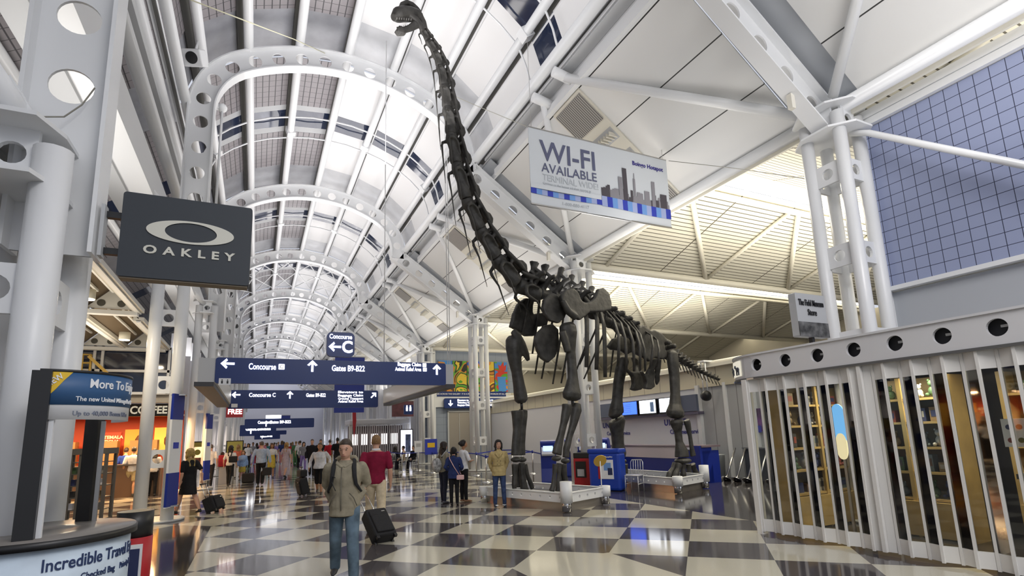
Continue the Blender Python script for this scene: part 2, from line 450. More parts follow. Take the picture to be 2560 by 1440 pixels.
# cross bracing wires in the fourth bay
mb = MB()
for i in (0, 2, 4, 6):
    for (a, b) in ((i, i+1), (i+1, i), (i+1, i+2), (i+2, i+1)):
        p, q = TUBES[a], TUBES[b]
        for yy in (AY(3)+.4,): mb.tube([(p[0], yy, p[1]-.05), (q[0], yy+4.3, q[1]-.05)], .035, 6)
        mb.tube([(p[0], yy+8.6, p[1]-.05), (q[0], yy+4.3, q[1]-.05)], .035, 6)
struct('trim_20', mb, WHITE2)

# ---- right-hand raking ceiling: white panels between the beams
SLOPE = .74
def rz(x): return 8.0 + (10.1-x)*SLOPE
SEAM = grid_mat('white_raking_panel', (.73, .73, .72), (.03, .03, .03), (0,), (1.09,), (.022,), (8.06,), .5)
RECESS = mat('grey_recess', (.40, .42, .45), .5)
VENT = grid_mat('ribbed_grille', (.42, .40, .37), (.12, .115, .11), (1,), (.065,), (.03,), (0,), .5)
CREAM = mat('cream_panel', (.70, .67, .58), .5)
def plate(name, x0, x1, y0, y1, dz, m, parent, th=.04):
    a = [(x0, y0, rz(x0)+dz), (x1, y0, rz(x1)+dz), (x1, y1, rz(x1)+dz), (x0, y1, rz(x0)+dz)]
    return MB().prism(a, (0, 0, th)).build(name, m, parent)
for k in range(-1, NB-1):
    y = AY(k); ym = y+BAY/2
    plate('ceiling_panel', 6.95, 10.12, y+.62, y+BAY-.62, 0, SEAM, vault_root)
    plate('beam_recess', 6.6, 10.2, y+BAY-.64, y+BAY+.64, .12, RECESS, vault_root)
    # gutter stepping along the kink tube
    g = MB(); g.box((6.86, ym, rz(6.86)+.0), (.12, BAY-.9, .2)); g.box((6.62, ym, 10.92), (.1, BAY-.4, .1)); g.build('gutter_edge', WHITE, vault_root)
    MB().box((6.72, ym, 10.78), (.3, BAY, .04)).build('gutter_trough', GREYP, vault_root)
    MB().box((6.92, ym, 10.62), (.04, BAY, .66)).build('gutter_board', WHITE, vault_root)
    MB().bar((OUT[8][0]-.1, ym, OUT[8][1]+.1), (6.93, ym, 10.72), .03, BAY, V((0, 1, 0))).build('gutter_board', GREYP, vault_root)
    MB().prism([(OUT[0][0]-.1, y, OUT[0][1]+.15), (-2.75, y, 10.5), (-2.62, y, 10.5), (OUT[0][0]+.1, y, OUT[0][1]-.1)], (0, BAY, 0)).build('gutter_board', GREYP, vault_root)
    # air outlets in the middle of the bay
    if -1 < k < 6:
        w2 = .58
        vt = thing('air_vent', ['long white air outlet with grey grilles in the sloping ceiling above the hanging banner',
            'grey-grilled white air outlet in the sloping ceiling left of the dinosaur neck base',
            'white air outlet with grey grilles in the sloping ceiling above the long blue sign'][k] if k < 3 else
            f'{ORD[k]} white air outlet from the camera along the sloping ceiling', 'vent', (8.5, ym, rz(8.5)), 0, 'air outlets of the sloping ceiling')
        def pt(nm, x0, x1, dz, m, w=w2, th=.05):
            a = [(x0, ym-w, rz(x0)+dz), (x1, ym-w, rz(x1)+dz), (x1, ym+w, rz(x1)+dz), (x0, ym+w, rz(x0)+dz)]
            return MB().prism(a, (0, 0, th)).build(nm, m, vt)
        pt('vent_tray', 6.97, 10.1, -.05, CREAM, w2+.06)
        pt('grille', 7.02, 7.72, -.09, VENT); pt('grille', 9.6, 10.08, -.09, VENT)
        for (u0, u1) in ((7.95, 8.25), (8.55, 8.8), (9.05, 9.3)):
            lv = MB()
            for j in range(9): lv.box(((u0+u1)/2, ym-w2+.12+j*.12, rz((u0+u1)/2)-.1), ((u1-u0), .03, .1))
            lv.build('louvre', CREAM, vt); pt('slot', u0, u1, -.055, GREYP, w2-.05, .01)
# eave tube at the column heads and the struts rising from each head
struct('trim_10', MB().tube([(10.1, YA, 7.86), (10.1, YB, 7.86)], .14, 12), WHITE2)
for k in range(0, NB):
    y = AY(k)
    n = 0
    for s in (-1, 1):
        mb = MB(); a = V((9.75, y+s*.35, 7.95)); ms = y+s*(BAY/2-.55); b = V((6.62, ms, 10.56))
        mb.tube([a, b], .095 if s < 0 else .11, 10); mb.tube([(6.3, ms, 10.64), (6.95, ms, 10.52)], .13, 10)
        if k < 6:
            o = mb.build('roof_strut', WHITE2)
            tag(o, f"white tube strut rising {'towards the camera' if s < 0 else 'away from the camera'} from the {ORD[k]} right-hand column head", 'strut', 'tube struts under the sloping ceiling')
o = MB().tube([(10.2, 5.6, 7.3), (10.25, 5.3, 7.15), (10.25, 1.5, 4.0)], .06, 8).build('tie_rod', WHITE2)
tag(o, 'white tie rod running right from the column head across the blue tiled wall', 'rod')

# ---- columns
def ladder(mb, c, w, h, axis, hr=.11, th=.05):
    """plate with a round hole, lying in the plane of axis"""
    nseg = 16; vs = []; fs = []
    for i in range(nseg):
        a = 2*PI*i/nseg; ca, sa = math.cos(a), math.sin(a); k = 1/max(abs(ca), abs(sa))
        for s in (-1, 1):
            for (p, q) in ((ca*k*w/2, sa*k*h/2), (ca*hr, sa*hr)):
                vs.append((c[0]+p, c[1]+s*th/2, c[2]+q) if axis == 0 else (c[0]+s*th/2, c[1]+p, c[2]+q))
    for i in range(nseg):
        a, b = i*4, ((i+1) % nseg)*4
        fs += [(a, a+1, b+1, b), (a+2, b+2, b+3, a+3), (a+1, a+3, b+3, b+1), (a, b, b+2, a+2)]
    mb.add(vs, fs)
def column(x, y, ztop, sx, sy, label, r=.14, ext=.3, twin=False, lod=0, zs=(1.45, 3.2, 4.85, 6.5)):
    t = thing('column', label, 'column', (x, y, 0), 0, 'clustered tube columns')
    for a in (-1, 1):
        for b in ((-1, 1) if not twin else (-1,)): MB().tube([(x+a*sx, y+b*sy, .0), (x+a*sx, y+b*sy, ztop+.35)], r, 14 if lod == 0 else 8).build('tube', WHITE2 if (a+b) else WHITE, t)
    for z in zs:
        if z > ztop-.4: continue
        m = MB()
        for b in ((-1, 1) if not twin else (-1,)): ladder(m, (x, y+b*sy, z), 2*sx-.2, .42, 0)
        if not twin:
            for a in (-1, 1): ladder(m, (x+a*sx, y, z), 2*sy-.2, .42, 1)
        m.build('tie_plate', WHITE, t)
    hexa = [(-sx-.25, -sy+.05), (-sx+.05, -sy-.3), (sx-.05, -sy-.3), (sx+ext, -sy+.05), (sx+ext, sy-.05), (sx-.05, sy+.3), (-sx+.05, sy+.3), (-sx-.25, sy-.05)]
    for zz in (ztop, ztop+.5):
        MB().prism([(x+p, y+q, zz) for p, q in hexa], (0, 0, .04)).build('capital_plate', WHITE, t)
    m = MB()
    for b in (-1, 1): ladder(m, (x, y+b*sy, ztop+.27), 2*sx-.2, .46, 0, .1)
    for a in ((-1, 1) if ext > .2 else (-1,)): ladder(m, (x+a*sx, y, ztop+.27), 2*sy-.2, .46, 1, .1)
    m.build('capital_box', WHITE, t)
    MB().tube([(x, y, 0), (x, y, .05)], max(sx, sy)+.3, 24).build('base_pad', mat('pale_plinth', (.6, .6, .58), .4), t)
    return t
for k in range(0, NB):
    y = AY(k); lod = 0 if k < 3 else 1
    if k == 0:
        column(-1.96, y, 3.95, .27, .42, 'huge white tube column at the left edge behind the card offer counter', ext=.06, zs=(1.45, 3.05))
    else:
        column(-2.08, y, 7.05, .27, .3, ['', 'white twin-tube column with perforated tie plates standing under the dark logo sign', 'white tube column at the left end of the long blue sign'][k] if k < 3 else
               f'{ORD[k]} white tube column from the camera along the left side of the hall', ext=.06, twin=True, lod=lod)
    column(10.12, y, 7.3, .30, .33, ['white four-tube column rising behind the folding grille shop', 'white tube column standing behind the dinosaur front legs',
           'white tube column standing in front of the painted mural wall'][k] if k < 3 else f'{ORD[k]} white tube column from the camera along the right side of the hall', r=.118, lod=lod)
# ---- warm ridged ceiling over the ticket lobby on the right
SLAT = grid_mat('cream_slat_ceiling', (.68, .66, .58), (.10, .09, .07), (1, 0), (.172, 2.55), (.032, .05), (0, 1.2), .5)
RIDGEL = mat('ridge_light_panel', (1, .93, .75), .5, emit=2.2, ecol=(1, .95, .82))
XE = 36
lobby = thing('ceiling', None, None); lobby['kind'] = 'structure'
for k in range(-1, 5):
    y = AY(k); ym = y+BAY/2; zr = 9.15; zv = 7.78
    x0 = 10.25
    for (ya, za, yb, zb) in ((y, zv, ym-.5, zr), (ym+.5, zr, y+BAY, zv)):
        MB().prism([(x0, ya, za), (XE, ya, za), (XE, yb, zb), (x0, yb, zb)], (0, 0, .05)).build('slat_slope', SLAT, lobby)
    # lantern on the ridge: frames and glowing panels
    for s in (-1, 1):
        MB().box(((x0+XE)/2, ym+s*.52, zr+.05), (XE-x0, .12, .14)).build('lantern_rail', WARMW, lobby)
        nx = 20
        for j in range(nx):
            w_ = (XE-x0)/nx; xa = x0+j*w_
            MB().box((xa+w_/2, ym+s*.5, zr+.5), (w_-.2, .04, .62)).build('glowing_panel', RIDGEL, lobby)
            MB().bar((xa, ym+s*.5, zr), (xa, ym+s*.5, zr+.9), .1, .1).build('lantern_post', WARMW, lobby)
    MB().box(((x0+XE)/2, ym, zr+.95), (XE-x0, 1.3, .06)).build('lantern_top', WARMW, lobby)
    # valley tube and V struts
    t = MB().tube([(10.3, y+BAY, 7.68), (XE, y+BAY, 7.68)], .14, 10).build('valley_tube', WARMW, lobby)
    MB().tube([(10.3, ym+.62, 9.0), (XE, ym+.62, 9.0)], .1, 8).build('ridge_tube', WARMW, lobby)
    mb = MB()
    for j in range(5):
        xn = 11.4+5*j if j else 11.4
        a = V((xn, y+BAY-.02, 7.72))
        mb.tube([a, (xn, ym+.65, 9.0)], .075, 8)
        if j: mb.tube([a, (xn-4.6, ym+.65, 9.0)], .09, 8)
        mb.bar((xn-2.4, y+BAY, 7.7), (xn-2.4, y+BAY, 8.0), .1, .1)
    mb.build('valley_strut', WARMW, lobby)
MB().prism([(10.25, AY(-1), 7.7), (10.25, AY(5), 7.7), (10.25, AY(5), 7.95), (10.25, AY(-1), 7.95)], (.06, 0, 0)).build('eave_board', WARMW, lobby)
# gable infill above the eave between the white ceiling and the lobby
GREYW = mat('pale_grey_wall', (.56, .57, .59), .5)
struct('wall_right', MB().box((XE+.1, 25, 4), (.2, 60, 10)), mat('cream_wall', (.62, .58, .48), .6))
struct('wall_lobby', MB().box((23.6, 52, 4), (26.5, .2, 10)), mat('cream_wall', (.62, .58, .48)))

# ---- blue tiled wall beside the first right-hand column
BLUET = grid_mat('blue_wall_tile', (.30, .34, .50), (.04, .045, .08), (1, 2), (.216, .216), (.011, .011), (5.5, 4.2), .25, .55)
struct('wall_tile', MB().box((10.72, 1.0, 5.82), (.2, 9.1, 3.24)), BLUET)
m = MB(); m.box((10.64, 1.0, 7.52), (.24, 9.2, .14)); m.box((10.6, 1.0, 7.68), (.2, 9.2, .16)); m.box((10.62, 1.0, 4.16), (.24, 9.2, .08)); m.box((10.6, 5.6, 5.2), (.16, .12, 4.8))
struct('trim_11', m, WHITE)
struct('wall_lower', MB().box((10.74, 1.0, 2.05), (.2, 9.1, 4.1)), mat('grey_fascia_wall', (.42, .44, .47), .5))

# ---- mural wall closing the lobby behind the third column
YM = 34.9
BLUEW = grid_mat('slate_tile_wall', (.26, .30, .37), (.15, .17, .2), (0, 2), (.5, .5), (.015, .015), (0, 0), .4)
w_ = MB(); w_.box((13.6, YM+.1, 6.2), (6.9, .2, 3.0)); w_.box((13.6, YM+.1, 2.2), (6.9, .2, 4.4))
struct('wall_back', w_, BLUEW)
m = MB(); m.box((13.8, YM-.05, 4.1), (6.4, .12, .8)); m.box((13.8, YM-.06, 7.75), (6.6, .14, .3)); m.box((10.75, YM-.1, 4), (.25, .3, 8))
struct('trim_12', m, WHITE)
# elevator doors below
DOORM = mat('bronze_door', (.34, .31, .27), .35, .3)
for i, xx in enumerate((12.6, 15.6)):
    d = thing(f'door_{i+1}', None, None, (xx, YM-.1, 0)); d['kind'] = 'structure'
    MB().box((xx, YM-.04, 1.7), (1.5, .08, 3.3)).build('door_leaf', DOORM, d)
    m = MB(); m.box((xx-.8, YM-.06, 1.7), (.1, .12, 3.4)); m.box((xx+.8, YM-.06, 1.7), (.1, .12, 3.4)); m.box((xx, YM-.06, 3.4), (1.7, .12, .1)); m.box((xx, YM-.09, 1.65), (.03, .03, 3.2)); m.build('door_frame', GREYP, d)
# mural: four painted panels of abstract landscape
def mural_mat(name, cols, sc, seed):
    m, nt, p, N, L = nodes(name)
    tc = N('ShaderNodeTexCoord'); mp = N('ShaderNodeMapping'); mp.inputs['Location'].default_value = (seed, seed*.7, 0); L(tc.outputs['Object'], mp.inputs[0])
    nz = N('ShaderNodeTexNoise'); nz.inputs['Scale'].default_value = sc; nz.inputs['Detail'].default_value = 1.2; nz.inputs['Distortion'].default_value = 1.6; L(mp.outputs[0], nz.inputs['Vector'])
    r = N('ShaderNodeValToRGB'); r.color_ramp.interpolation = 'CONSTANT'; L(nz.outputs['Fac'], r.inputs[0])
    el = r.color_ramp.elements
    while len(el) < len(cols): el.new(.5)
    for i, (e, c) in enumerate(zip(el, cols)): e.position = .28 + .44*i/len(cols) if i else 0; e.color = (*c, 1)
    L(r.outputs[0], p.inputs['Base Color']); p.inputs['Roughness'].default_value = .6; return m
OR, BK, GN, BL, RD, BR, SK, YE = (.62, .25, .03), (.02, .02, .015), (.10, .36, .03), (.03, .10, .55), (.6, .04, .02), (.12, .05, .015), (.06, .25, .62), (.75, .55, .05)
sets = [([BL, SK, OR, BR, OR], .5), ([BK, OR, GN, BK, YE, GN], .8), ([OR, BK, GN, OR, BL, BK], .8), ([BK, OR, YE, BR, OR], .6), ([BR, SK, GN, RD, SK, OR], .6)]
mx0, mx1 = 11.1, 16.4; wp = (mx1-mx0)/5
mu = thing('mural', 'colourful painted mural of five panels high on the wall behind the third column', 'mural', (13.7, YM-.1, 4.7))
for i, (cs, sc) in enumerate(sets):
    MB().box((mx0+wp*(i+.5), YM-.09, 5.85), (wp-.06, .06, 2.15)).build('painted_panel', mural_mat('mural_paint_%d' % i, cs, sc, i*3.3+1), mu)
    o = MB()
    if i == 4:
        o.prism([(mx0+wp*4.3, YM-.125, 4.8), (mx0+wp*4.85, YM-.125, 4.8), (mx0+wp*4.8, YM-.125, 5.85), (mx0+wp*4.2, YM-.125, 5.85)], (0, -.01, 0)); o.build('painted_waterfall', mat('mural_blue', SK, .6), mu)
        MB().prism([(mx0+wp*4.35, YM-.125, 6.3), (mx0+wp*4.85, YM-.125, 6.3), (mx0+wp*4.9, YM-.125, 6.75), (mx0+wp*4.75, YM-.125, 6.62), (mx0+wp*4.6, YM-.125, 6.85), (mx0+wp*4.45, YM-.125, 6.62), (mx0+wp*4.3, YM-.125, 6.75)], (0, -.01, 0)).build('painted_red_cliff', mat('mural_red', RD, .6), mu)
t = thing('wall_sign', 'narrow navy strip with a line of small white capitals under the mural', 'sign', (13.7, YM-.1, 4.55))
MB().box((13.6, YM-.1, 4.6), (5.2, .08, .34)).build('sign_board', NAVY, t)
text('lettering', 'BRIDGES ACROSS THE GALLERY  IT IS A STRUGGLE BETWEEN THE WORLDS OF ALL ABOVE', .145, (13.6, YM-.15, 4.55), (1, 0, 0), (0, 0, 1), PAPER, t, bold=.02)
t = thing('wayfinding_sign', 'navy lit sign with down arrows over the doors under the mural', 'sign', (13.8, YM-.3, 3.6))
MB().prism([(13.75+p, YM-.2, 3.95+q) for p, q in rrect(4.6, .68, .1)], (0, -.12, 0)).build('sign_board', NAVY, t)
m = MB(); arrow(m, (11.9, YM-.325, 3.95), (1, 0, 0), (0, 0, 1), .42, 180); arrow(m, (15.6, YM-.325, 3.95), (1, 0, 0), (0, 0, 1), .42, 180); m.build('arrow', LIT, t)
for j, (s, z) in enumerate((('Elevators to', 4.1), ('Ticketing / Check-in', 3.93), ('Baggage Claim', 3.76))):
    text('lettering', s, .17, (12.4, YM-.325, z), (1, 0, 0), (0, 0, 1), LIT, t, bold=.02, align='LEFT'); text('lettering', s, .17, (15.1, YM-.325, z), (1, 0, 0), (0, 0, 1), LIT, t, bold=.02, align='RIGHT')

# ---- customer service wall on the right (X = 15)
CSW = mat('white_counter_wall', (.72, .72, .76), .4)
struct('wall_service', MB().box((15.1, 24.9, 1.6), (.2, 19.8, 3.2)), CSW)
struct('wall_service_grey', MB().box((15.12, 11.7, 1.65), (.2, 6.6, 3.3)), grid_mat('grey_cladding', (.42, .43, .44), (.2, .2, .2), (1,), (1.1,), (.03,), (0,), .4))
m = MB(); m.box((15.02, 23.8, 3.55), (.12, 22, .7)); struct('trim_13', m, grid_mat('cream_fascia', (.66, .61, .47), (.3, .27, .2), (1,), (1.0,), (.03,), (0,), .5))
m = MB(); m.box((14.9, 24, 3.95), (.3, 24, .12)); m.tube([(14.85, 12.7, 4.05), (14.85, 34, 4.05)], .07, 8); struct('trim_14', m, WARMW)
m = MB(); m.box((14.95, 14.95, 1.65), (.14, .18, 3.3))
for yy in (9.9, 11.2, 12.5, 13.7): m.box((14.98, yy, 1.65), (.08, .12, 3.3))
struct('trim_15', m, WHITE)
sb = thing('display_fascia', 'slate blue band carrying three screens above the service desk', 'fascia', (14.9, 18, 2.3))
MB().box((14.9, 18.2, 2.66), (.25, 6.6, .62)).build('band', mat('slate_band', (.10, .12, .18), .4), sb)
MB().box((14.87, 18.2, 2.28), (.3, 6.8, .1)).build('ledge', mat('mauve_ledge', (.10, .09, .14), .4), sb)
SCRW = mat('white_screen', (.9, .92, 1), .3, emit=1.6, ecol=(.85, .9, 1)); SCRB = mat('blue_screen', (.05, .1, .8), .3, emit=1.2, ecol=(.05, .15, 1))
for i, (yy, m_, lb) in enumerate(((18.75, SCRB, 'blue screen on the slate band, partly behind a dinosaur hind leg'), (17.55, SCRW, 'white text screen on the slate band, the middle one of three'), (16.3, SCRW, 'white screen with a small photo, right-hand one on the slate band'))):
    s = thing('display_screen', lb, 'screen', (14.75, yy, 2.3), 0, 'screens above the service desk')
    MB().box((14.72, yy, 2.64), (.09, 1.1, .64)).build('screen_case', BLACK, s); MB().box((14.67, yy, 2.66), (.02, 1.0, .54)).build('screen_panel', m_, s)
    m = MB()
    for j in range(5): m.box((14.655, yy+.15, 2.5+j*.08), (.006, .5, .012))
    m.build('screen_lines', mat('screen_grey', (.2, .25, .45), .4), s)
    if i == 2: MB().box((14.655, yy-.33, 2.7), (.008, .25, .36)).build('screen_photo', mat('screen_photo', (.5, .2, .12), .4, noise=.6, nscale=9), s)
    if i == 1: MB().box((14.655, yy-.3, 2.64), (.008, .22, .4)).build('screen_diagram', mat('screen_diag', (.25, .4, .7), .4), s)
for nm, yy in (('left', 20.3), ('right', 16.0)):
    s = thing('wall_lettering', f'dark blue airline service lettering on the white wall, {nm} one of two', 'lettering', (14.98, yy, 1.8))
    text('lettering', 'UNITED', .34, (14.985, yy+.3, 1.86), (0, -1, 0), (0, 0, 1), mat('airline_blue', (.03, .03, .25), .4), s, bold=.025, sp=1.15, align='CENTER')
    text('lettering', 'Customer Service', .24, (14.985, yy-.2, 1.52), (0, -1, 0), (0, 0, 1), mat('airline_blue', (.03, .03, .25), .4), s, bold=.01)
# counter
ct = thing('service_counter', 'long royal blue service counter with a pale front band and grey top', 'counter', (12.9, 15.2, 0))
MB().box((13.1, 16.4, .5), (.7, 7.2, 1.0)).build('counter_body', ROYAL, ct)
MB().box((12.74, 16.9, .93), (.04, 6.0, .38)).build('front_band', mat('pale_pink_band', (.70, .62, .64), .35), ct)
MB().box((13.1, 16.4, 1.14), (.8, 7.3, .06)).build('counter_top', mat('mauve_counter_top', (.18, .14, .16), .3), ct)
MB().box((12.9, 12.95, .58), (.5, .3, 1.16)).build('counter_end', ROYAL, ct)

# ---- left side: glazed raking roof, low folded roof, clerestory and walls
left = thing('ceiling', None, None); left['kind'] = 'structure'
for k in range(-1, NB-1):
    y = AY(k)
    for s0, s1, m in ((-1.0, 1.0, STRIPG), (1.0, 4.2, WIRED), (4.2, 5.2, NIGHT), (5.2, 8.5, WIRED)):
        uvquad('raking_pane', (-2.45, y+s0, 10.85), (-6.9, y+s0, 7.9), (-6.9, y+s1, 7.9), (-2.45, y+s1, 10.85), m, left)
MB().tube([(-2.5, YA, 9.25), (-2.5, YB, 9.25)], .15, 10).build('side_tube', WHITE2, left)
MB().tube([(-2.62, YA, 10.72), (-2.62, YB, 10.72)], .15, 10).build('side_tube', WHITE2, left)
MB().tube([(-2.75, YA, 10.1), (-2.75, YB, 10.1)], .12, 10).build('side_tube', WHITE2, left)
MB().tube([(-3.6, YA, 9.6), (-3.6, YB, 9.6)], .12, 10).build('side_tube', WHITE2, left)
MB().tube([(-4.6, YA, 9.0), (-4.6, YB, 9.0)], .12, 10).build('side_tube', WHITE2, left)
MB().box((-2.72, 40, 8.0), (.5, 96, .75)).build('box_gutter', WHITE, left)
MB().box((-3.15, 40, 7.6), (.4, 96, .1)).build('box_gutter', GREYP, left)
struct('wall_left', MB().box((-9.1, 30, 4), (.2, 100, 8)), GREYW)
# arms tying each left column to the box gutter
for k in range(1, 6):
    y = AY(k); m = MB(); m.tube([(-2.1, y, 7.4), (-2.72, y-1.5, 7.9)], .1, 8); m.tube([(-2.1, y, 7.4), (-2.72, y+1.5, 7.9)], .1, 8); m.build('gutter_strut', WHITE2, left)
# folded low roof
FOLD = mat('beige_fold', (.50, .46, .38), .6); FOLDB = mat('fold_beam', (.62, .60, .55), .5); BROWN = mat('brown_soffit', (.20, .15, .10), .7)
def low_roof(y0, y1, z, pm):
    per = 1.1; n = 6
    for i in range(n):
        xc = -2.75-per*i-per/2
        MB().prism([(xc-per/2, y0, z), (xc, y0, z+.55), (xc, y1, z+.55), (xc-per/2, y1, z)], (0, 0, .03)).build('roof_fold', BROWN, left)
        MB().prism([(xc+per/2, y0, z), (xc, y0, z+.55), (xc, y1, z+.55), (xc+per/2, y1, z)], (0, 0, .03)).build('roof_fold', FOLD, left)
        MB().box((xc+per/2, (y0+y1)/2, z), (.22, y1-y0, .1)).build('fold_beam', FOLDB, left)
        MB().box((xc+per/2, (y0+y1)/2, z-.06), (.1, y1-y0, .05)).build('fold_beam', WHITE, left)
        for yy in (y1,):
            m = MB()
            m.prism([(xc-per/2+.06, yy-.06, z), (xc+per/2-.06, yy-.06, z), (xc, yy-.06, z+.5)], (0, -.04, 0)); m.build('gable_plate', WHITE, left)
            m = MB()
            for s in (-.2, .2):
                m.lathe([(.001, 0), (.085, 0)], (0, 0, 0), 14)
                vv = m.v[-28:]
                for q in vv: q.x, q.y, q.z = xc+s+q.x, yy-.115, z+.13+q.y
            m.build('gable_hole', DKGREY, left)
        # conduit frames hung in the fold
        m = MB(); m.bar((xc-.18, y0+.5, z+.3), (xc-.18, y1-.6, z+.3), .05, .05); m.bar((xc+.12, y0+.5, z+.3), (xc+.12, y1-.6, z+.3), .05, .05); m.build('conduit', WHITE, left)
    MB().box((-2.75-per*n/2, y1-.1, z-.1), (per*n, .2, .1)).build('cross_girder', WHITE, left)
low_roof(9.4, 15.4, 5.05, 0); low_roof(15.4, 19.9, 4.85, 1)
for i, (x, y, z) in enumerate(((-3.3, 13.4, 5.02), (-3.35, 17.2, 4.82))):
    o = MB().tube([(x, y, z-.0), (x, y, z-.2)], .13, 16).build('ceiling_light', mat('lamp_housing', (.6, .58, .5), .4))
    tag(o, ['round downlight hanging under the low roof left of the dark logo sign', 'smaller round downlight further back under the low roof'][i], 'light', 'round downlights of the low roof')
    MB().tube([(x, y, z-.205), (x, y, z-.215)], .12, 16).build('diffuser', mat('warm_lamp', (1, .9, .7), .5, emit=6, ecol=(1, .85, .6)), o)
    lamp('downlight_lamp', (x, y, z-.24), .25, .25, 60, (0, 0, 0), (1, .85, .62))
    lamp('fold_uplight_lamp', (-5, y-.5, 4.0), 4, 3, 55, (0, PI, 0), (1, .88, .68))
# clerestory window at the end of the low roof
wn = thing('window_1', None, None, (-5.8, 20, 3.4)); wn['kind'] = 'structure'
MB().box((-5.9, 20.05, 4.12), (6.6, .04, 1.5)).build('pane', NIGHT, wn)
m = MB()
for x in (-9.1, -7.6, -6.1, -4.6, -4.4, -2.65): m.box((x, 20, 4.12), (.07, .1, 1.5))
for z in (3.4, 4.1, 4.84): m.box((-5.9, 20, z), (6.6, .1, .08))
m.build('window_frame', WHITE, wn)
struct('wall_bulkhead', MB().box((-5.9, 20.3, 3.27), (6.6, .3, .3)), mat('beige_bulkhead', (.42, .38, .32), .5))
struct('trim_16', MB().box((-6.0, 21.2, 3.33), (6.4, 1.8, .08)), mat('beige_bulkhead', (.42, .38, .32)))
# yellow maintenance rail
yr = thing('guard_rail', 'yellow tube guard rail standing above the coffee shop front', 'railing', (-4.6, 19.5, 3.4))
YR = mat('yellow_rail', (.50, .33, .07), .5); m = MB()
for z in (3.9, 4.25, 4.5): m.tube([(-6.9, 19.4, z), (-4.55, 19.4, z)], .025, 8)
m.build('rail', YR, yr); m = MB()
for x in (-6.9, -5.7, -4.75, -4.55): m.tube([(x, 19.4, 3.4), (x, 19.4, 4.5)], .03, 8)
m.build('post', YR, yr); MB().bar((-4.6, 19.35, 4.45), (-3.6, 19.35, 3.42), .05, .08).build('brace', YR, yr)

# ---- far hall: side walls with white fins, end wall
FINW = mat('white_fin', (.74, .75, .79), .45); FARW = mat('far_wall_panel', (.50, .51, .56), .5)
struct('wall_left_far', MB().box((-3.6, 66, 3.4), (.2, 76, 6.8)), FARW)
struct('wall_right_far', MB().box((10.9, 73, 3.9), (.2, 76, 7.8)), FARW)
m = MB()
for i in range(44):
    y = 29+i*1.6; m.box((-3.25, y, 3.4), (.5, .12, 6.8))
for i in range(36): y = 37+i*1.6; m.box((10.5, y, 3.9), (.6, .12, 7.8))
struct('trim_17', m, FINW)
m = MB()
for i in range(26): m.box((-3.42, 30+i*2.8, 1.6), (.1, 1.7, 2.2))
struct('window_2', m, mat('lit_shopfront', (1, .9, .8), .5, emit=1.3, ecol=(1, .86, .75)))
m = MB()
for i in range(22): m.box((10.74, 40+i*2.8, 1.6), (.1, 1.7, 2.2))
struct('window_3', m, mat('lit_shopfront_cool', (.9, .92, 1), .5, emit=1.0, ecol=(.9, .92, 1)))
struct('wall_end', MB().box((3.6, 103, 7), (16, .3, 14)), mat('pale_end_wall', (.6, .6, .66), .6))
# ================================================================ hanging signs and the advertising counter
XR, ZU = V((1, 0, 0)), V((0, 0, 1))
# ---- dark blade sign on the big left column
LOGO = mat('charcoal_sign_face', (.035, .042, .052), .6); CREAMT = mat('cream_lettering', (.66, .65, .57), .5)
t = thing('blade_sign', 'charcoal blade sign with cream ellipse logo bracketed to the big left column', 'sign', (-1.35, 5.9, 3.4))
MB().prism([(-.695+p, 5.84, 3.75+q) for p, q in rrect(1.11, .84, .03)], (0, .16, 0)).build('sign_box', LOGO, t)
MB().box((-.695, 5.92, 3.322), (1.08, .13, .012)).build('bottom_trim', mat('brown_sign_trim', (.20, .16, .11), .5), t)
for z in (3.93, 3.57): MB().box((-1.31, 5.9, z), (.17, .06, .06)).build('bracket_arm', BLACK, t)
MB().box((-1.385, 5.86, 3.75), (.03, .12, .5)).build('bracket_plate', GREYP, t)
yl = 5.835
m = MB(); vs = []; n = 48
for i in range(n):
    a = 2*PI*i/n
    for (cx, cz, rx, rz_) in ((-.672, 3.822, .375, .118), (-.672, 3.822, .222, .098)):
        for yy in (yl, yl-.006): vs.append((cx+rx*math.cos(a), yy, cz+rz_*math.sin(a)))
fs = []
for i in range(n):
    u, v_ = i*4, ((i+1) % n)*4; fs += [(u+1, v_+1, v_+3, u+3), (u, u+1, u+3, u+2), (u, u+1, v_+1, v_)]
m.add(vs, fs).build('ellipse_logo', CREAMT, t)
text('lettering', 'OAKLEY', .112, (-.672, yl, 3.575), XR, ZU, CREAMT, t, bold=.03, sp=1.75, fit=.78)

# ---- long blue ring sign
def px_rect(x0, y0, x1, y1, Y):
    a, b = on(x0, y0, 1, Y), on(x1, y1, 1, Y); return a, b
YF, YBk = 13.5, 21.4
a, b = on(540, 893, 1, YF), on(1115, 963, 1, YF); X0, X1, Z0, Z1 = a.x, b.x, b.z, a.z
ring = thing('wayfinding_sign', 'long navy overhead sign with white arrows, nearest and widest across the hall', 'sign', ((X0+X1)/2, YF, Z0))
MB().prism([((X0+X1)/2+p, YF, (Z0+Z1)/2+q) for p, q in rrect(X1-X0, Z1-Z0, .06)], (0, .1, 0)).build('sign_face', NAVY, ring)
GB = mat('grey_sign_box', (.52, .53, .54), .5); DKB = mat('dark_sign_base', (.05, .05, .055), .5)
def back_rect(x0, y0, x1, y1, Y):
    a, b = on(x0, y0, 1, Y), on(x1, y1, 1, Y); return a.x, b.x, min(a.z, b.z), max(a.z, b.z)
bx0, bx1, bz0, bz1 = back_rect(571, 975, 945, 1018, YBk)
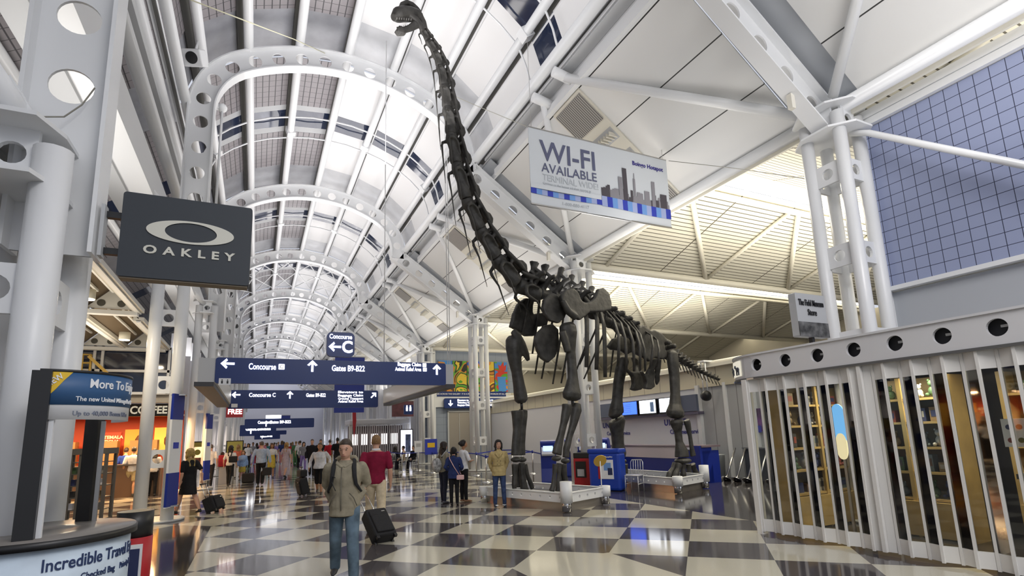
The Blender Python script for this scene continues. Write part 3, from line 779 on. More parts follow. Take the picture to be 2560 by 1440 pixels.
for (xa, xb, xc) in ((X0, bx0, -.33), (X1, bx1, .22)):
    w1 = abs(xc); s = 1 if xc > 0 else -1
    MB().prism([(xa, YF+.02, Z0+.03), (xa+xc, YF+.02, Z0+.03), (xa+xc, YF+.02, Z1-.02), (xa, YF+.02, Z1-.02)], (0, YBk-YF, 0)).build('side_box', GB, ring)
    MB().box((xa+xc*.62, (YF+YBk)/2, Z0-.02), (w1*1.15, YBk-YF, .1)).build('side_base', DKB, ring)
    MB().box((xa-s*.012, (YF+YBk)/2+.2, (Z0+Z1)/2), (.02, YBk-YF-.6, Z1-Z0-.1)).build('side_panel', mat('lit_side_panel', (.62, .62, .60), .35), ring)
def front(x, y): p = on(x, y, 1, YF); return V((p.x, YF-.004, p.z))
m = MB(); arrow(m, front(569, 909), XR, ZU, .28, 90); m.build('arrow', LIT, ring)
m = MB(); arrow(m, front(781, 915), XR, ZU, .28, 0); m.build('arrow', LIT, ring)
m = MB(); arrow(m, front(1092, 924), XR, ZU, .28, 0); m.build('arrow', LIT, ring)
text('lettering', 'Concourse', .20, front(621, 923), XR, ZU, LIT, ring, bold=.012, align='LEFT', fit=.575)
text('lettering', 'Gates B9-B22', .20, front(829, 927), XR, ZU, LIT, ring, bold=.015, align='LEFT', fit=.79)
text('lettering', 'Baggage Claim', .135, front(1053, 916), XR, ZU, LIT, ring, bold=.012, align='RIGHT', fit=.62)
text('lettering', 'Animal Relief Area', .135, front(1053, 928), XR, ZU, LIT, ring, bold=.012, align='RIGHT', fit=.69)
def picto(c, s, inner='C', parent=None, lit=LIT):
    MB().prism([V(c)+V((p, 0, q)) for p, q in rrect(s, s, s*.12)], (0, -.005, 0)).build('pictogram_plate', lit, parent)
    if inner: text('pictogram', inner, s*.95, V(c)+V((0, -.006, -s*.32)), XR, ZU, NAVY, parent, bold=.01)
picto(front(704, 917), .13, 'C', ring); picto(front(1061, 913), .10, 'i', ring); picto(front(1062, 924), .10, 'P', ring)
pc = front(562, 954); MB().prism([pc+V((p, 0, q)) for p, q in rrect(.24, .15, .01)], (0, -.006, 0)).build('restroom_plate', PAPER, ring)
for s in (-1, 1):
    m = MB(); q = pc+V((s*.055, -.008, 0)); m.box(q+V((0, 0, -.015)), (.035, .004, .06)); m.ball(q+V((0, 0, .035)), (.014, .004, .014), 8); m.build('restroom_figure', BLACK, ring)
# the back run of the ring
r2 = thing('wayfinding_sign', 'second navy overhead sign, lower in view directly behind the widest one', 'sign', ((bx0+bx1)/2, YBk, bz0))
MB().prism([((bx0+bx1)/2+p, YBk, (bz0+bz1)/2+q) for p, q in rrect(bx1-bx0, bz1-bz0, .06)], (0, .1, 0)).build('sign_face', NAVY, r2)
def back(x, y): p = on(x, y, 1, YBk); return V((p.x, YBk-.004, p.z))
m = MB(); arrow(m, back(590, 987), XR, ZU, .28, 90); m.build('arrow', LIT, r2)
m = MB(); arrow(m, back(725, 987), XR, ZU, .28, 0); m.build('arrow', LIT, r2)
m = MB(); arrow(m, back(934, 988), XR, ZU, .28, -45); m.build('arrow', LIT, r2)
text('lettering', 'Concourse C', .2, back(622, 992), XR, ZU, LIT, r2, bold=.015, align='LEFT', fit=.88)
text('lettering', 'Gates B9-B22', .19, back(765, 992), XR, ZU, LIT, r2, bold=.015, align='LEFT', fit=.70)
for s, yy in (('Elevators to', 983), ('Baggage Claim', 991), ('Ground Transport', 999), ('Animal Relief Area', 1006)): text('lettering', s, .13, back(908, yy), XR, ZU, LIT, r2, bold=.01, align='RIGHT', fit=.95)
pc = back(586, 1014); MB().prism([pc+V((p, 0, q)) for p, q in rrect(.2, .13, .01)], (0, -.006, 0)).build('restroom_plate', PAPER, r2)
# hanging cables
for (x, lab) in ((1122, 'pair of white hanging rods dropping to the right end of the widest navy sign'), (960, 'thin hanging rod dropping behind the navy sign near its right third')):
    p = on(x, 895, 1, YF+.1); m = MB()
    for dx in ((-.03, .03) if x > 1000 else (0,)): m.tube([(p.x+dx, YF+.1, Z1-.05), (p.x+dx, YF+.1, 13.05)], .012, 6)
    tag(m.build('hanging_rod', WHITE2), lab, 'rod')
def sign(rect, Y, name, label, cat='sign', face=NAVY, th=.12, r=.06, group=None):
    x0, x1, z0, z1 = back_rect(*rect, Y)
    t = thing(name, label, cat, ((x0+x1)/2, Y, z0), 0, group)
    MB().prism([((x0+x1)/2+p, Y, (z0+z1)/2+q) for p, q in rrect(x1-x0, z1-z0, min(r, (z1-z0)*.3))], (0, th, 0)).build('sign_face', face, t)
    return t, (x0, x1, z0, z1)
def P(x, y, Y): p = on(x, y, 1, Y); return V((p.x, Y-.006, p.z))
t, _ = sign((818, 829, 886, 893), 13.55, 'concourse_sign', 'square navy sign reading Concourse C hanging above the widest navy sign', r=.12)
text('lettering', 'Concourse', 0.164, P(852, 847, 13.55), XR, ZU, LIT, t, bold=.012, fit=0.542)
text('lettering', 'C', 0.411, P(868, 881, 13.55), XR, ZU, LIT, t, bold=.03, fit=0.255)
m = MB(); arrow(m, P(837, 867, 13.55), XR, ZU, 0.296, 90); m.build('arrow', LIT, t)
t, (x0, x1, z0, z1) = sign((567, 999, 607, 1043), 26.0, 'shop_sign', 'red blade sign with white lettering FREE hanging at the left of the navy signs', face=RED, r=.01)
text('lettering', 'DUTY', .30, P(587, 1012, 26), XR, ZU, LIT, t, bold=.02, sx=.9); text('lettering', 'FREE', .30, P(587, 1035, 26), XR, ZU, LIT, t, bold=.02, sx=.9)
for i, (rc, Y, tx) in enumerate((((612, 1048, 785, 1068), 40, 1), ((600, 1063, 690, 1088), 47, 2), ((630, 1078, 716, 1086), 56, 3), ((636, 1088, 700, 1097), 72, 4))):
    t, (x0, x1, z0, z1) = sign(rc, Y, 'wayfinding_sign', ['third navy overhead sign down the hall, below and behind the second', 'short navy overhead sign to the left under the third one', 'small navy overhead sign further off under the third', 'smallest and furthest navy overhead sign above the crowd'][i], group='navy overhead signs along the hall')
    h = z1-z0
    text('lettering', 'Gates B9-B22', h*.42, ((x0+x1)/2, Y-.008, z0+h*.5), XR, ZU, LIT, t, bold=.03, sx=.9)
    text('lettering', 'Concourse', h*.42, (x0+h*1.9, Y-.008, z0+h*.5), XR, ZU, LIT, t, bold=.03, sx=.7)
    m = MB(); arrow(m, (x0+(x1-x0)*.3, Y-.008, z0+h*.5), XR, ZU, h*.6, 0); m.build('arrow', LIT, t)
    if i == 0: MB().box(((x0*.6+x1*.4), Y-.01, z1+h*.2), ((x1-x0)*.22, .05, h*.35)).build('lit_header', LIT, t)
for (rc, Y, lab, c, txt) in (((838, 892, 910, 1031), 31, 'tall royal blue hanging banner right behind the second navy sign', ROYAL, 'welcome'), ((699, 1039, 725, 1066), 52, 'small blue hanging banner above the third navy sign', ROYAL, ''), ((980, 1003, 1034, 1041), 33.5, 'dark maroon poster panel beside the restroom sign', mat('maroon_poster', (.10, .03, .04), .5, noise=.5, nscale=3), '')):
    t, (x0, x1, z0, z1) = sign(rc, Y, 'hanging_banner', lab, 'banner', c, .03, .01)
    if txt: text('lettering', txt, .2, ((x0+x1)/2, Y-.01, z0+.5), XR, ZU, PAPER, t)
    m = MB(); m.box(((x0+x1)/2, Y, z1+.03), (x1-x0+.1, .05, .05)); m.build('banner_bar', GREYP, t)
t, (x0, x1, z0, z1) = sign((1010, 1012, 1033, 1036), 30, 'restroom_sign', 'small square navy restroom sign beside the third right-hand column')
for s in (-1, 1):
    m = MB(); c = V(((x0+x1)/2+s*.1, 29.99, (z0+z1)/2+.03)); m.box(c, (.1, .01, .22)); m.ball(c+V((0, 0, .17)), (.045, .01, .045), 8); m.build('figure', LIT, t)

# ---- wi-fi banner
YW = 9.5; a, b = on(1320, 316, 1, YW), on(1672, 569, 1, YW); U0, VT = a.x, a.z; WB = on(1665, 402, 1, YW).x-a.x; HB = a.z-on(1328, 508, 1, YW).z
wb = thing('banner', 'white printed banner about wireless internet hung under the sloping ceiling', 'banner', (U0+WB/2, YW, VT-HB))
nu, nv = 40, 14; vs = []; fs = []
def BP(u, v, d=0): return V((U0+WB*u, YW-d+.035*math.sin(u*9)*v, VT-HB*v-.03*math.sin(u*PI)*(1-v)*0))
for s in (0, 1):
    for j in range(nv+1):
        for i in range(nu+1): vs.append(BP(i/nu, j/nv, -.008*s))
N1 = (nu+1)*(nv+1)
for j in range(nv):
    for i in range(nu):
        q = j*(nu+1)+i; fs += [(q, q+1, q+nu+2, q+nu+1), (N1+q, N1+q+nu+1, N1+q+nu+2, N1+q+1)]
m = MB(); m.add(vs, fs, True); m.build('cloth', mat('banner_cloth', (.66, .69, .71), .6), wb)
def btext(s, h, u, v, c, bold=0, sx=1, align='LEFT'):
    text('lettering', s, h, (0, 0, 0), XR, ZU, c, wb, bold, sx, align, .002, bend=lambda x, y, z: BP(u+x/WB, v-y/HB, .012+z))
SLATEI = mat('slate_ink', (.11, .12, .20), .6); PALEI = mat('pale_ink', (.52, .55, .58), .6); GI = mat('grey_print', (.20, .21, .26), .6)
btext('WI-FI', .68, .07, .40, SLATEI, .012, .95); btext('AVAILABLE', .31, .075, .555, SLATEI, .004, .97); btext('TERMINAL WIDE!', .22, .08, .665, PALEI, 0, .87)
btext('Connect to the fastest wireless service at', .075, .08, .715, PALEI); btext("O'HARE INTERNATIONAL AIRPORT", .10, .08, .762, GI, 0, .78); btext('Boingo Hotspot', .15, .72, .19, mat('indigo_ink', (.04, .03, .25), .6), .02)
btext('1-800-880-4117', .11, .2, .945, PALEI)
def bquad(u0, u1, v0, v1, c, name='stripe', d=.012):
    MB().prism([BP(u0, v1, d), BP(u1, v1, d), BP(u1, v0, d), BP(u0, v0, d)], (0, -.002, 0)).build(name, c, wb)
B1, B2, B3 = mat('print_blue', (.03, .05, .42), .6), mat('print_sky', (.16, .33, .68), .6), mat('print_lilac', (.36, .42, .66), .6)
cyc = [B1, B3, B2]
for i in range(13): bquad(.0+i*.036, .0+(i+1)*.036, .795, .865, cyc[(i*2) % 3])
for i in range(14): bquad(.468+i*.038, .468+(i+1)*.038, .735, .875, [B1, B3, B2][(i*2+1) % 3])
bquad(0, .465, .735, .795, mat('banner_cloth', (.66, .69, .71)), 'print_panel', .013)
SK1, SK2 = mat('skyline_dark', (.075, .065, .075), .6), mat('skyline_grey', (.26, .25, .27), .6)
rs = random.Random(3); u = .47
while u < .985:
    w2 = rs.uniform(.014, .03); h2 = rs.uniform(.05, .17); bquad(u, min(.99, u+w2), .735-h2, .735, SK1 if rs.random() < .5 else SK2, 'printed_tower', .014); u += w2*.8
for (u, w2, h2, c) in ((.60, .03, .32, SK2), (.635, .032, .46, SK1), (.715, .016, .34, SK2), (.722, .005, .42, SK2), (.86, .026, .36, SK2), (.80, .04, .2, SK2), (.925, .05, .2, SK1)): bquad(u, u+w2, .735-h2, .735, c, 'printed_tower', .016)
m = MB(); m.box((U0+WB/2, YW+.01, VT), (WB, .03, .03)); m.box((U0+WB/2, YW+.01, VT-HB), (WB, .03, .03)); m.build('banner_rod', STEEL, wb)
for u in (.02, .97): p = BP(u, 0); MB().tube([p, V((p.x, YW, max(rz(max(p.x, 6.3)), p.z+.05)))], .006, 6).build('hanging_wire', STEEL, wb)

# ---- advertising counter at the lower left
KC = V((-1.5, 5.5, 0)); KR = .62
kt = thing('advertising_counter', 'round promotional counter with black posts and a printed header at the lower left', 'counter', KC)
def kcyl(name, r0, r1, z0, z1, m, a0=0, a1=2*PI, n=48):
    k = MB(); k.lathe([(r0, z0), (r1, z0), (r1, z1), (r0, z1), (r0, z0)], KC, n, a0, a1); return k.build(name, m, kt)
SKYP = mat('sky_print', (.56, .66, .76), .5, noise=.22, nscale=2.2)
kcyl('printed_base', .05, KR-.03, .06, 1.08, SKYP); kcyl('plinth', .05, KR-.1, 0, .06, BLACK)
kcyl('counter_top', .02, KR, 1.08, 1.13, mat('counter_grey', (.20, .185, .17), .3)); kcyl('counter_edge', KR-.01, KR+.012, 1.065, 1.12, BLACK)
kcyl('header_band', .49, .50, 1.97, 2.33, PAPER, R(-82), R(50)); kcyl('header_blue', .498, .506, 2.08, 2.33, mat('header_blue_print', (.03, .10, .24), .5), R(-82), R(50))
kcyl('header_cap', .48, .51, 2.325, 2.345, BLACK, R(-86), R(64))
def kpt(a, r, z): return KC + V((r*math.cos(a), r*math.sin(a), z))
for a, wd in ((R(-84), .115), (R(68), .11)):
    m = MB(); p = kpt(a, .49, 0); m.box(p+V((0, 0, 1.73)), (.09, wd, 1.2), a); m.build('post', BLACK, kt)
    MB().box(kpt(a-.2 if a > -1 else a+.16, .47, 1.52), (.03, .03, .93)).build('post_edge', STEEL if a > -1 else PAPER, kt)
def kb(r, a_c, z, outward=True):
    return lambda x, y, zz: kpt(a_c + x/r, r+zz, z+y)
NV = mat('header_navy_ink', (.02, .04, .12), .5); GY = mat('grey_type', (.16, .18, .24), .5)
text('lettering', 'More To Enjoy', .10, (0, 0, 0), XR, ZU, PAPER, kt, .012, .85, 'LEFT', .003, bend=kb(.508, R(-52), 2.215))
text('lettering', 'The new United MileagePlus Card', .05, (0, 0, 0), XR, ZU, PAPER, kt, .008, .9, 'LEFT', .003, bend=kb(.508, R(-61), 2.11))
text('lettering', 'Up to 40,000 Bonus Miles', .05, (0, 0, 0), XR, ZU, GY, kt, .006, .95, 'LEFT', .003, bend=kb(.503, R(-62), 2.0))
text('lettering', 'NEW', .058, (0, 0, 0), XR, ZU, PAPER, kt, .02, .9, 'CENTER', .003, bend=lambda x, y, z: kpt(R(-75)+(x*.75-y*.66)/.51, .512+z, 2.245+(x*.66+y*.75)))
m = MB(); m.add([kpt(R(-81), .509, 2.33), kpt(R(-81), .509, 2.12), kpt(R(-75), .509, 2.19), kpt(R(-70), .509, 2.26), kpt(R(-64), .509, 2.33), kpt(R(-72), .509, 2.33)], [(0, 1, 2, 3, 4, 5)]); m.build('yellow_flash', YELLOW, kt)
text('lettering', 'Incredible Travel Experience', .12, (0, 0, 0), XR, ZU, NV, kt, .014, .8, 'LEFT', .003, bend=kb(KR-.028, R(-72), .91))
text('lettering', 'Free Checked Bag    Priority Boarding', .066, (0, 0, 0), XR, ZU, NV, kt, .004, .8, 'LEFT', .003, bend=kb(KR-.028, R(-60), .81))
m = MB()
for j in range(3): m.add([kpt(R(-45)+(-.05+.012*j)/.95, KR-.024, .60+.045*j), kpt(R(-45)+(.05-.012*j)/.95, KR-.024, .60+.045*j), kpt(R(-45), KR-.024, .67+.045*j)], [(0, 1, 2)])
m.build('tree_mark', NV, kt)
# red stand with black top behind the counter
rt = thing('litter_stand', 'slim red and black stand just right of the promotional counter', 'stand', (-1.12, 7.0, 0))
MB().tube([(-1.12, 7.0, 0), (-1.12, 7.0, .82)], .17, 20).build('red_body', RED, rt); MB().tube([(-1.12, 7.0, .82), (-1.12, 7.0, 1.08)], .165, 20).build('black_top', BLACK, rt)
MB().box((-1.10, 6.82, .45), (.18, .03, .62)).build('poster', PAPER, rt); MB().box((-1.10, 6.80, .45), (.14, .01, .54)).build('poster_print', INK, rt)
# ================================================================ the museum shop behind its folding grille
SX = 7.5
shop = thing('shop_fascia', 'curved white shop fascia with a row of dark round holes on the right', 'fascia', (SX, 3, 2.5))
FAS = mat('shop_fascia_white', (.60, .60, .62), .25)
path = [(SX, -1.6+.0)] ; HY = [6.14-.54*i for i in range(15)]
CA = V((8.5, 6.15, 0))
def fpath(t):
    """t = distance from Y=-1.5 along the fascia, then round the drum end"""
    if t < 7.65: return V((SX, -1.5+t, 0)), V((-1, 0, 0))
    a = PI - (t-7.65)/1.0
    if a > PI/2: return V((8.5+math.cos(a), 6.15+math.sin(a), 0)), V((math.cos(a), math.sin(a), 0))
    return V((8.5+(t-7.65-PI/2), 7.15, 0)), V((0, 1, 0))
z0, z1, zc = 2.53, 2.93, 2.745
m = MB(); cells = []
e = [y-(-1.5) for y in sorted(HY)]
edges = [max(0, e[0]-.27)] + [v+.27 for v in e]
for i, c in enumerate(e):
    w2 = .27; vs = []; fs = []; n = 24
    for q in range(n):
        an = 2*PI*q/n; ca, sa = math.cos(an), math.sin(an); k = 1/max(abs(ca), abs(sa))
        hh = (z1-zc) if sa > 0 else (zc-z0)
        for d in (0, .05):
            p, nn = fpath(c+ca*k*w2); vs.append(p-nn*d+V((0, 0, zc+sa*k*hh)))
            p, nn = fpath(c+ca*.102); vs.append(p-nn*d+V((0, 0, zc+sa*.102)))
    for q in range(n):
        u, v_ = q*4, ((q+1) % n)*4; fs += [(u, v_, v_+1, u+1), (u+1, v_+1, v_+3, u+3)]
    m.add(vs, fs)
m.build('holed_band', FAS, shop)
m = MB(); ts = [edges[-1]+i*.12 for i in range(26)]; vs = []; fs = []
for t in ts:
    p, nn = fpath(t); vs += [p+V((0, 0, z0)), p+V((0, 0, z1))]
for i in range(len(ts)-1): fs.append((i*2, i*2+2, i*2+3, i*2+1))
m.add(vs, fs, True).build('drum_end', FAS, shop)
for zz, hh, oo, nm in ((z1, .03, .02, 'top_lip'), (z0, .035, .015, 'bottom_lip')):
    m = MB(); vs = []; fs = []; ts = [i*.15 for i in range(74)]
    for t in ts:
        p, nn = fpath(t); p2 = p+nn*oo
        vs += [p2+V((0, 0, zz-hh/2)), p2+V((0, 0, zz+hh/2)), p-nn*.1+V((0, 0, zz+hh/2)), p-nn*.1+V((0, 0, zz-hh/2))]
    for i in range(len(ts)-1):
        for q in range(4): fs.append((i*4+q, i*4+4+q, i*4+4+(q+1) % 4, i*4+(q+1) % 4))
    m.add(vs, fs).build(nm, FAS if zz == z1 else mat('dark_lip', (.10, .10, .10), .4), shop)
MB().box((7.62, 2.2, 2.74), (.02, 7.6, .36)).build('hole_shade_sheet', mat('dark_void', (.03, .03, .035), .7), shop)  # dark sheet added behind the holes, painting the shade inside
m = MB()
for i in range(14): m.box((7.58, 6.05-.54*i, 2.74+.02), (.03, .16, .03))
m.build('inner_batten', GREYP, shop)
struct('ceiling_shop', MB().prism([(SX+.05, -1.5, z1-.02), (10.6, -1.5, z1-.02), (10.6, 7.1, z1-.02), (8.5, 7.1, z1-.02), (7.8, 6.85, z1-.02), (7.55, 6.2, z1-.02)], (0, 0, .03)), mat('shop_roof', (.4, .4, .42), .5))
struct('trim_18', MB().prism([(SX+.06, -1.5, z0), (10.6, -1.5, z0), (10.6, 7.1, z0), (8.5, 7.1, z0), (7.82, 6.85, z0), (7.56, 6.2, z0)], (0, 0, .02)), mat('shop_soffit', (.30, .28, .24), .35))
# lit animal frieze on the drum end
m = MB(); vs = []; fs = []
ts = [8.0+i*.1 for i in range(7)]
for t in ts: p, nn = fpath(t); vs += [p+nn*.012+V((0, 0, 2.6)), p+nn*.012+V((0, 0, 2.87))]
for i in range(6): fs.append((i*2, i*2+2, i*2+3, i*2+1))
fz = m.add(vs, fs).build('animal_frieze', mat('frieze_cream', (.85, .80, .66), .4, emit=.35, ecol=(1, .95, .8)), shop)
m = MB()
for t, sc_ in ((8.12, 1.0), (8.38, .8), (8.55, .9)):
    p, nn = fpath(t); tg = V((nn.y, -nn.x, 0)); c = p+nn*.02+V((0, 0, 2.72))
    m.ball(c, (.02, .075*sc_, .045*sc_), 8, Matrix((nn, tg, V((0, 0, 1)))).transposed())
    for q in (-.05, -.03, .03, .05): m.bar(c+tg*q*sc_, c+tg*q*sc_+V((0, 0, -.1*sc_)), .012, .012)
    m.ball(c+tg*.09*sc_+V((0, 0, .05*sc_)), (.015, .02, .035*sc_), 6)
m.build('animal_silhouette', mat('animal_grey', (.06, .07, .10), .5), shop)
MB().box((8.05, 6.6, z0-.012), (.6, .5, .02)).build('soffit_plate', mat('soffit_reflection_art', (.10, .18, .45), .3, noise=.8, nscale=3), shop)  # display colours and their reflection painted into the plate
# ---- folding grille
gr_ = thing('folding_grille', 'white folding grille with clear panes closing the museum shop front', 'grille', (SX+.05, 3, 0))
GW = mat('grille_white', (.70, .69, .67), .3)
gx = SX+.05; y = 6.36; k = 0; ys = [6.36]
while y > -1.2:
    y -= .172 if not (4.55 < y < 4.72) else .29
    ys.append(y)
for i, (ya, yb) in enumerate(zip(ys, ys[1:])):
    xa, xb = gx+(.03 if i % 2 else -.03), gx+(-.03 if i % 2 else .03)
    wide = (ya-yb) > .2
    for (zz0, zz1, nm) in ((.05, .24, 'bottom_panel'), (2.30, 2.52, 'head_panel')) if not wide else ((.05, 2.52, 'closing_stile'),):
        MB().prism([(xa, ya, zz0), (xb, yb, zz0), (xb, yb, zz1), (xa, ya, zz1)], (.02, 0, 0)).build(nm, GW, gr_)
    if wide: MB().box((gx-.03, (ya+yb)/2, 1.28), (.05, .05, 2.46)).build('closing_stile', GW, gr_)
    else: MB().prism([(xa, ya, .24), (xb, yb, .24), (xb, yb, 2.3), (xa, ya, 2.3)], (.006, 0, 0)).build('clear_pane', CLEAR, gr_)
    MB().box((xa, ya, 1.28), (.03, .032, 2.48)).build('upright', GW, gr_)
MB().box((gx, (ys[0]+ys[-1])/2, 2.525), (.12, ys[0]-ys[-1], .03)).build('track', STEEL, gr_)
MB().box((gx, 6.42, 1.26), (.14, .09, 2.52)).build('jamb', GW, gr_)
# ---- interior
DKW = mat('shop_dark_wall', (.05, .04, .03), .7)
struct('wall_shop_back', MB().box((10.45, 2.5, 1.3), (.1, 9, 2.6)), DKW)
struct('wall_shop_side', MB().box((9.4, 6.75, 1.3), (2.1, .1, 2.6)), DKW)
cnt = thing('shop_counter', 'light wood shop counter with black top behind the grille at far right', 'counter', (8.6, 1.9, 0))
MB().box((8.75, 1.7, .5), (.7, 3.1, 1.0)).build('counter_front', WOOD, cnt); MB().box((8.72, 1.7, 1.03), (.85, 3.2, .06)).build('counter_top', BLACK, cnt)
MB().box((8.385, 1.7, .2), (.02, 3.12, .06)).build('kick_strip', BLACK, cnt)
GOODS = [mat('goods_%d' % i, c, .6) for i, c in enumerate(((.05, .10, .04), (.30, .28, .24), (.10, .05, .03), (.03, .04, .12), (.24, .05, .03), (.42, .40, .36), (.05, .05, .05), (.22, .15, .07), (.12, .15, .17)))]
rs = random.Random(11)
WHERE = ['left', 'middle', 'right']
def toy(loc, rz_, s, mt, label, group):
    t = thing('plush_toy', label, 'toy', loc, rz_, group)
    m = MB(); m.ball((0, 0, .09*s), (.07*s, .08*s, .09*s), 10); o = m.build('body', mt, t, False)
    m = MB(); m.ball((0, -.03*s, .21*s), .055*s, 10); m.build('head', mt, t, False)
    for sx in (-1, 1):
        MB().ball((sx*.045*s, -.02*s, .26*s), .02*s, 6).build('ear', mt, t, False); MB().ball((sx*.06*s, -.07*s, .04*s), (.028*s, .05*s, .03*s), 8).build('foot', mt, t, False)
def carton(loc, rz_, sz, mt, label, group):
    t = thing('souvenir_box', label, 'box', loc, rz_, group)
    MB().box((0, 0, sz[2]/2), sz).build('carton', mt, t, False); MB().box((-sz[0]/2-.002, 0, sz[2]*.55), (.004, sz[1]*.7, sz[2]*.45)).build('print', GOODS[rs.randrange(9)], t, False)
for u, (yc, xw, w_, side) in enumerate(((6.45, 9.05, 1.75, 1), (4.9, 9.35, 1.3, 0), (2.9, 9.9, 1.9, 0), (.8, 9.9, 1.9, 0))):
    nm = ['left-hand', 'second', 'third', 'right-hand'][u]
    t = thing('display_shelf', f'{nm} light wood shelf unit of four seen through the shop grille', 'shelf', (xw, yc, 0), PI/2 if side else 0, 'shop shelf units')
    rot_ = t.rotation_euler.z
    def SB(nm_, x, y, z, sx, sy, sz, m_): MB().box((x, y, z), (sx, sy, sz)).build(nm_, m_, t, False)
    def SL(x, y, z): return (xw + (-y if side else x), yc + (x if side else y), z)
    for s_ in (-1, 1): SB('side_panel', 0, s_*w_/2, 1.2, .42, .05, 2.4, WOOD)
    SB('back_panel', .2, 0, 1.2, .03, w_, 2.4, mat('shelf_back', (.12, .085, .035), .6)); SB('base_cabinet', -.05, 0, .28, .45, w_, .5, WOOD)
    if u < 2: SB('centre_post', -.2, 0, 1.2, .05, .06, 2.4, WOOD)
    for zi, z in enumerate((.56, .95, 1.32, 1.70, 2.06)):
        SB('shelf_board', 0, 0, z, .42, w_-.05, .035, WOOD)
        n = 5 if w_ < 1.8 else 6
        sh = ['bottom', 'second lowest', 'middle', 'second highest', 'top'][zi]
        for q in range(n):
            yy = -w_/2+.14+(w_-.28)*(q+.5)/n+rs.uniform(-.02, .02); mt = GOODS[rs.randrange(9)]
            if (zi+u) % 2: toy(SL(-.06+rs.uniform(-.03, .03), yy, z+.018), rot_-PI/2+rs.uniform(-.4, .4), rs.uniform(.8, 1.1), mt, f'small plush toy on the {sh} shelf of the {nm} shop unit', f'toys on the {sh} shelf of the {nm} shop unit')
            else: carton(SL(-.05, yy, z+.018), rot_+rs.uniform(-.1, .1), (.14, rs.uniform(.10, .19), rs.uniform(.12, .26)), mt, f'souvenir carton on the {sh} shelf of the {nm} shop unit', f'cartons on the {sh} shelf of the {nm} shop unit')
# things on the counter
r = thing('cash_register', 'dark cash register screen with a blue glow on the shop counter', 'register', (8.7, 1.55, 1.06))
MB().box((8.75, 1.55, 1.13), (.3, .34, .14)).build('register_base', BLACK, r); MB().box((8.66, 1.55, 1.36), (.05, .36, .28), 0).build('register_screen', BLACK, r); MB().box((8.632, 1.55, 1.33), (.006, .12, .03)).build('blue_glow', mat('blue_led', (.1, .5, 1), .5, emit=3, ecol=(.1, .45, 1)), r)
c = thing('display_case', 'small glass display case on the left end of the shop counter', 'case', (8.7, 2.85, 1.06))
MB().box((8.7, 2.85, 1.24), (.45, .6, .34)).build('glass_box', CLEAR, c); MB().box((8.7, 2.85, 1.42), (.48, .63, .02)).build('lid', STEEL, c)
MB().box((8.7, 2.85, 1.1), (.4, .5, .06)).build('contents', GOODS[1], c)
p = thing('price_card', 'white card with rows of round badges standing in the shop window', 'card', (8.35, 3.2, 1.35))
MB().box((8.35, 3.2, 1.55), (.02, .34, .34)).build('card', PAPER, p)
for i in range(3):
    for j in range(2): MB().tube([(8.338, 3.1+i*.1, 1.46+j*.16), (8.334, 3.1+i*.1, 1.46+j*.16)], .032, 10).build('badge', [GOODS[3], GOODS[0], GOODS[4]][(i+j) % 3], p)
for i in range(2):
    o = MB().box((8.5, 1.02+i*.24, 1.16), (.05, .17, .2)).build('leaflet_box', PAPER); tag(o, ['white leaflet box beside the register on the shop counter', 'white leaflet box further right on the shop counter'][i], 'box', 'leaflet boxes on the shop counter')
# two oval posters, the light they catch put in as glow
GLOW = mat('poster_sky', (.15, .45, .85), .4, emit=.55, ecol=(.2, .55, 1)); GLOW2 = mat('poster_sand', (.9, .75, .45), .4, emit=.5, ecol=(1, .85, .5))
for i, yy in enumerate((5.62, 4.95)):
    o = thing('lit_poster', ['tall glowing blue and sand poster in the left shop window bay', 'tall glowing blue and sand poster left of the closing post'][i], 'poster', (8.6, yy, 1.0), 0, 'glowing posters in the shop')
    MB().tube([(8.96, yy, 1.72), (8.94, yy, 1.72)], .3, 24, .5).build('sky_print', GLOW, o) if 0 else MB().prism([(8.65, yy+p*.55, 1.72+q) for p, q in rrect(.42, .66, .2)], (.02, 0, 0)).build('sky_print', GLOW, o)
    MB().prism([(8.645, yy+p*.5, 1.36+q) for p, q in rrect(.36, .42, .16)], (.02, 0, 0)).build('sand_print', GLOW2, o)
    MB().box((8.68, yy, .7), (.03, .04, 1.4)).build('stand', STEEL, o)
for yy in (5.6, 4.4, 3.0, 1.2): lamp('shop_lamp', (9.0, yy, 2.45), .2, .5, 18, (0, 0, 0), (1, .90, .66))
# ---- blade sign above the fascia
fs_ = thing('shop_sign', 'grey and black blade sign of the museum store standing above the shop fascia', 'sign', (8.2, 5.3, 2.95))
a, b = on(1986, 731, 1, 5.35), on(2074, 845, 1, 5.35); xa, xb, za, zb = a.x, b.x, min(a.z, b.z), max(a.z, on(2070, 742, 1, 5.35).z)
MB().prism([((xa+xb)/2+p, 5.35, (za+zb)/2+q) for p, q in rrect(xb-xa, zb-za, .02)], (0, .12, 0)).build('sign_box', mat('sign_silver', (.42, .43, .44), .4), fs_)
MB().box(((xa+xb)/2, 5.345, za+(zb-za)*.17), (xb-xa, .012, (zb-za)*.33)).build('picture_band', mat('picture_bw', (.10, .10, .10), .4, noise=.95, nscale=7), fs_)
text('lettering', 'The Field Museum', (zb-za)*.2, ((xa+xb)/2, 5.34, za+(zb-za)*.72), XR, ZU, BLACK, fs_, .015, .58); text('lettering', 'Store', (zb-za)*.2, ((xa+xb)/2, 5.34, za+(zb-za)*.5), XR, ZU, BLACK, fs_, .015, .7)
MB().bar(((xa+xb)/2, 5.41, 2.93), ((xa+xb)/2, 5.41, za+.02), .06, .06).build('sign_post', BLACK, fs_)
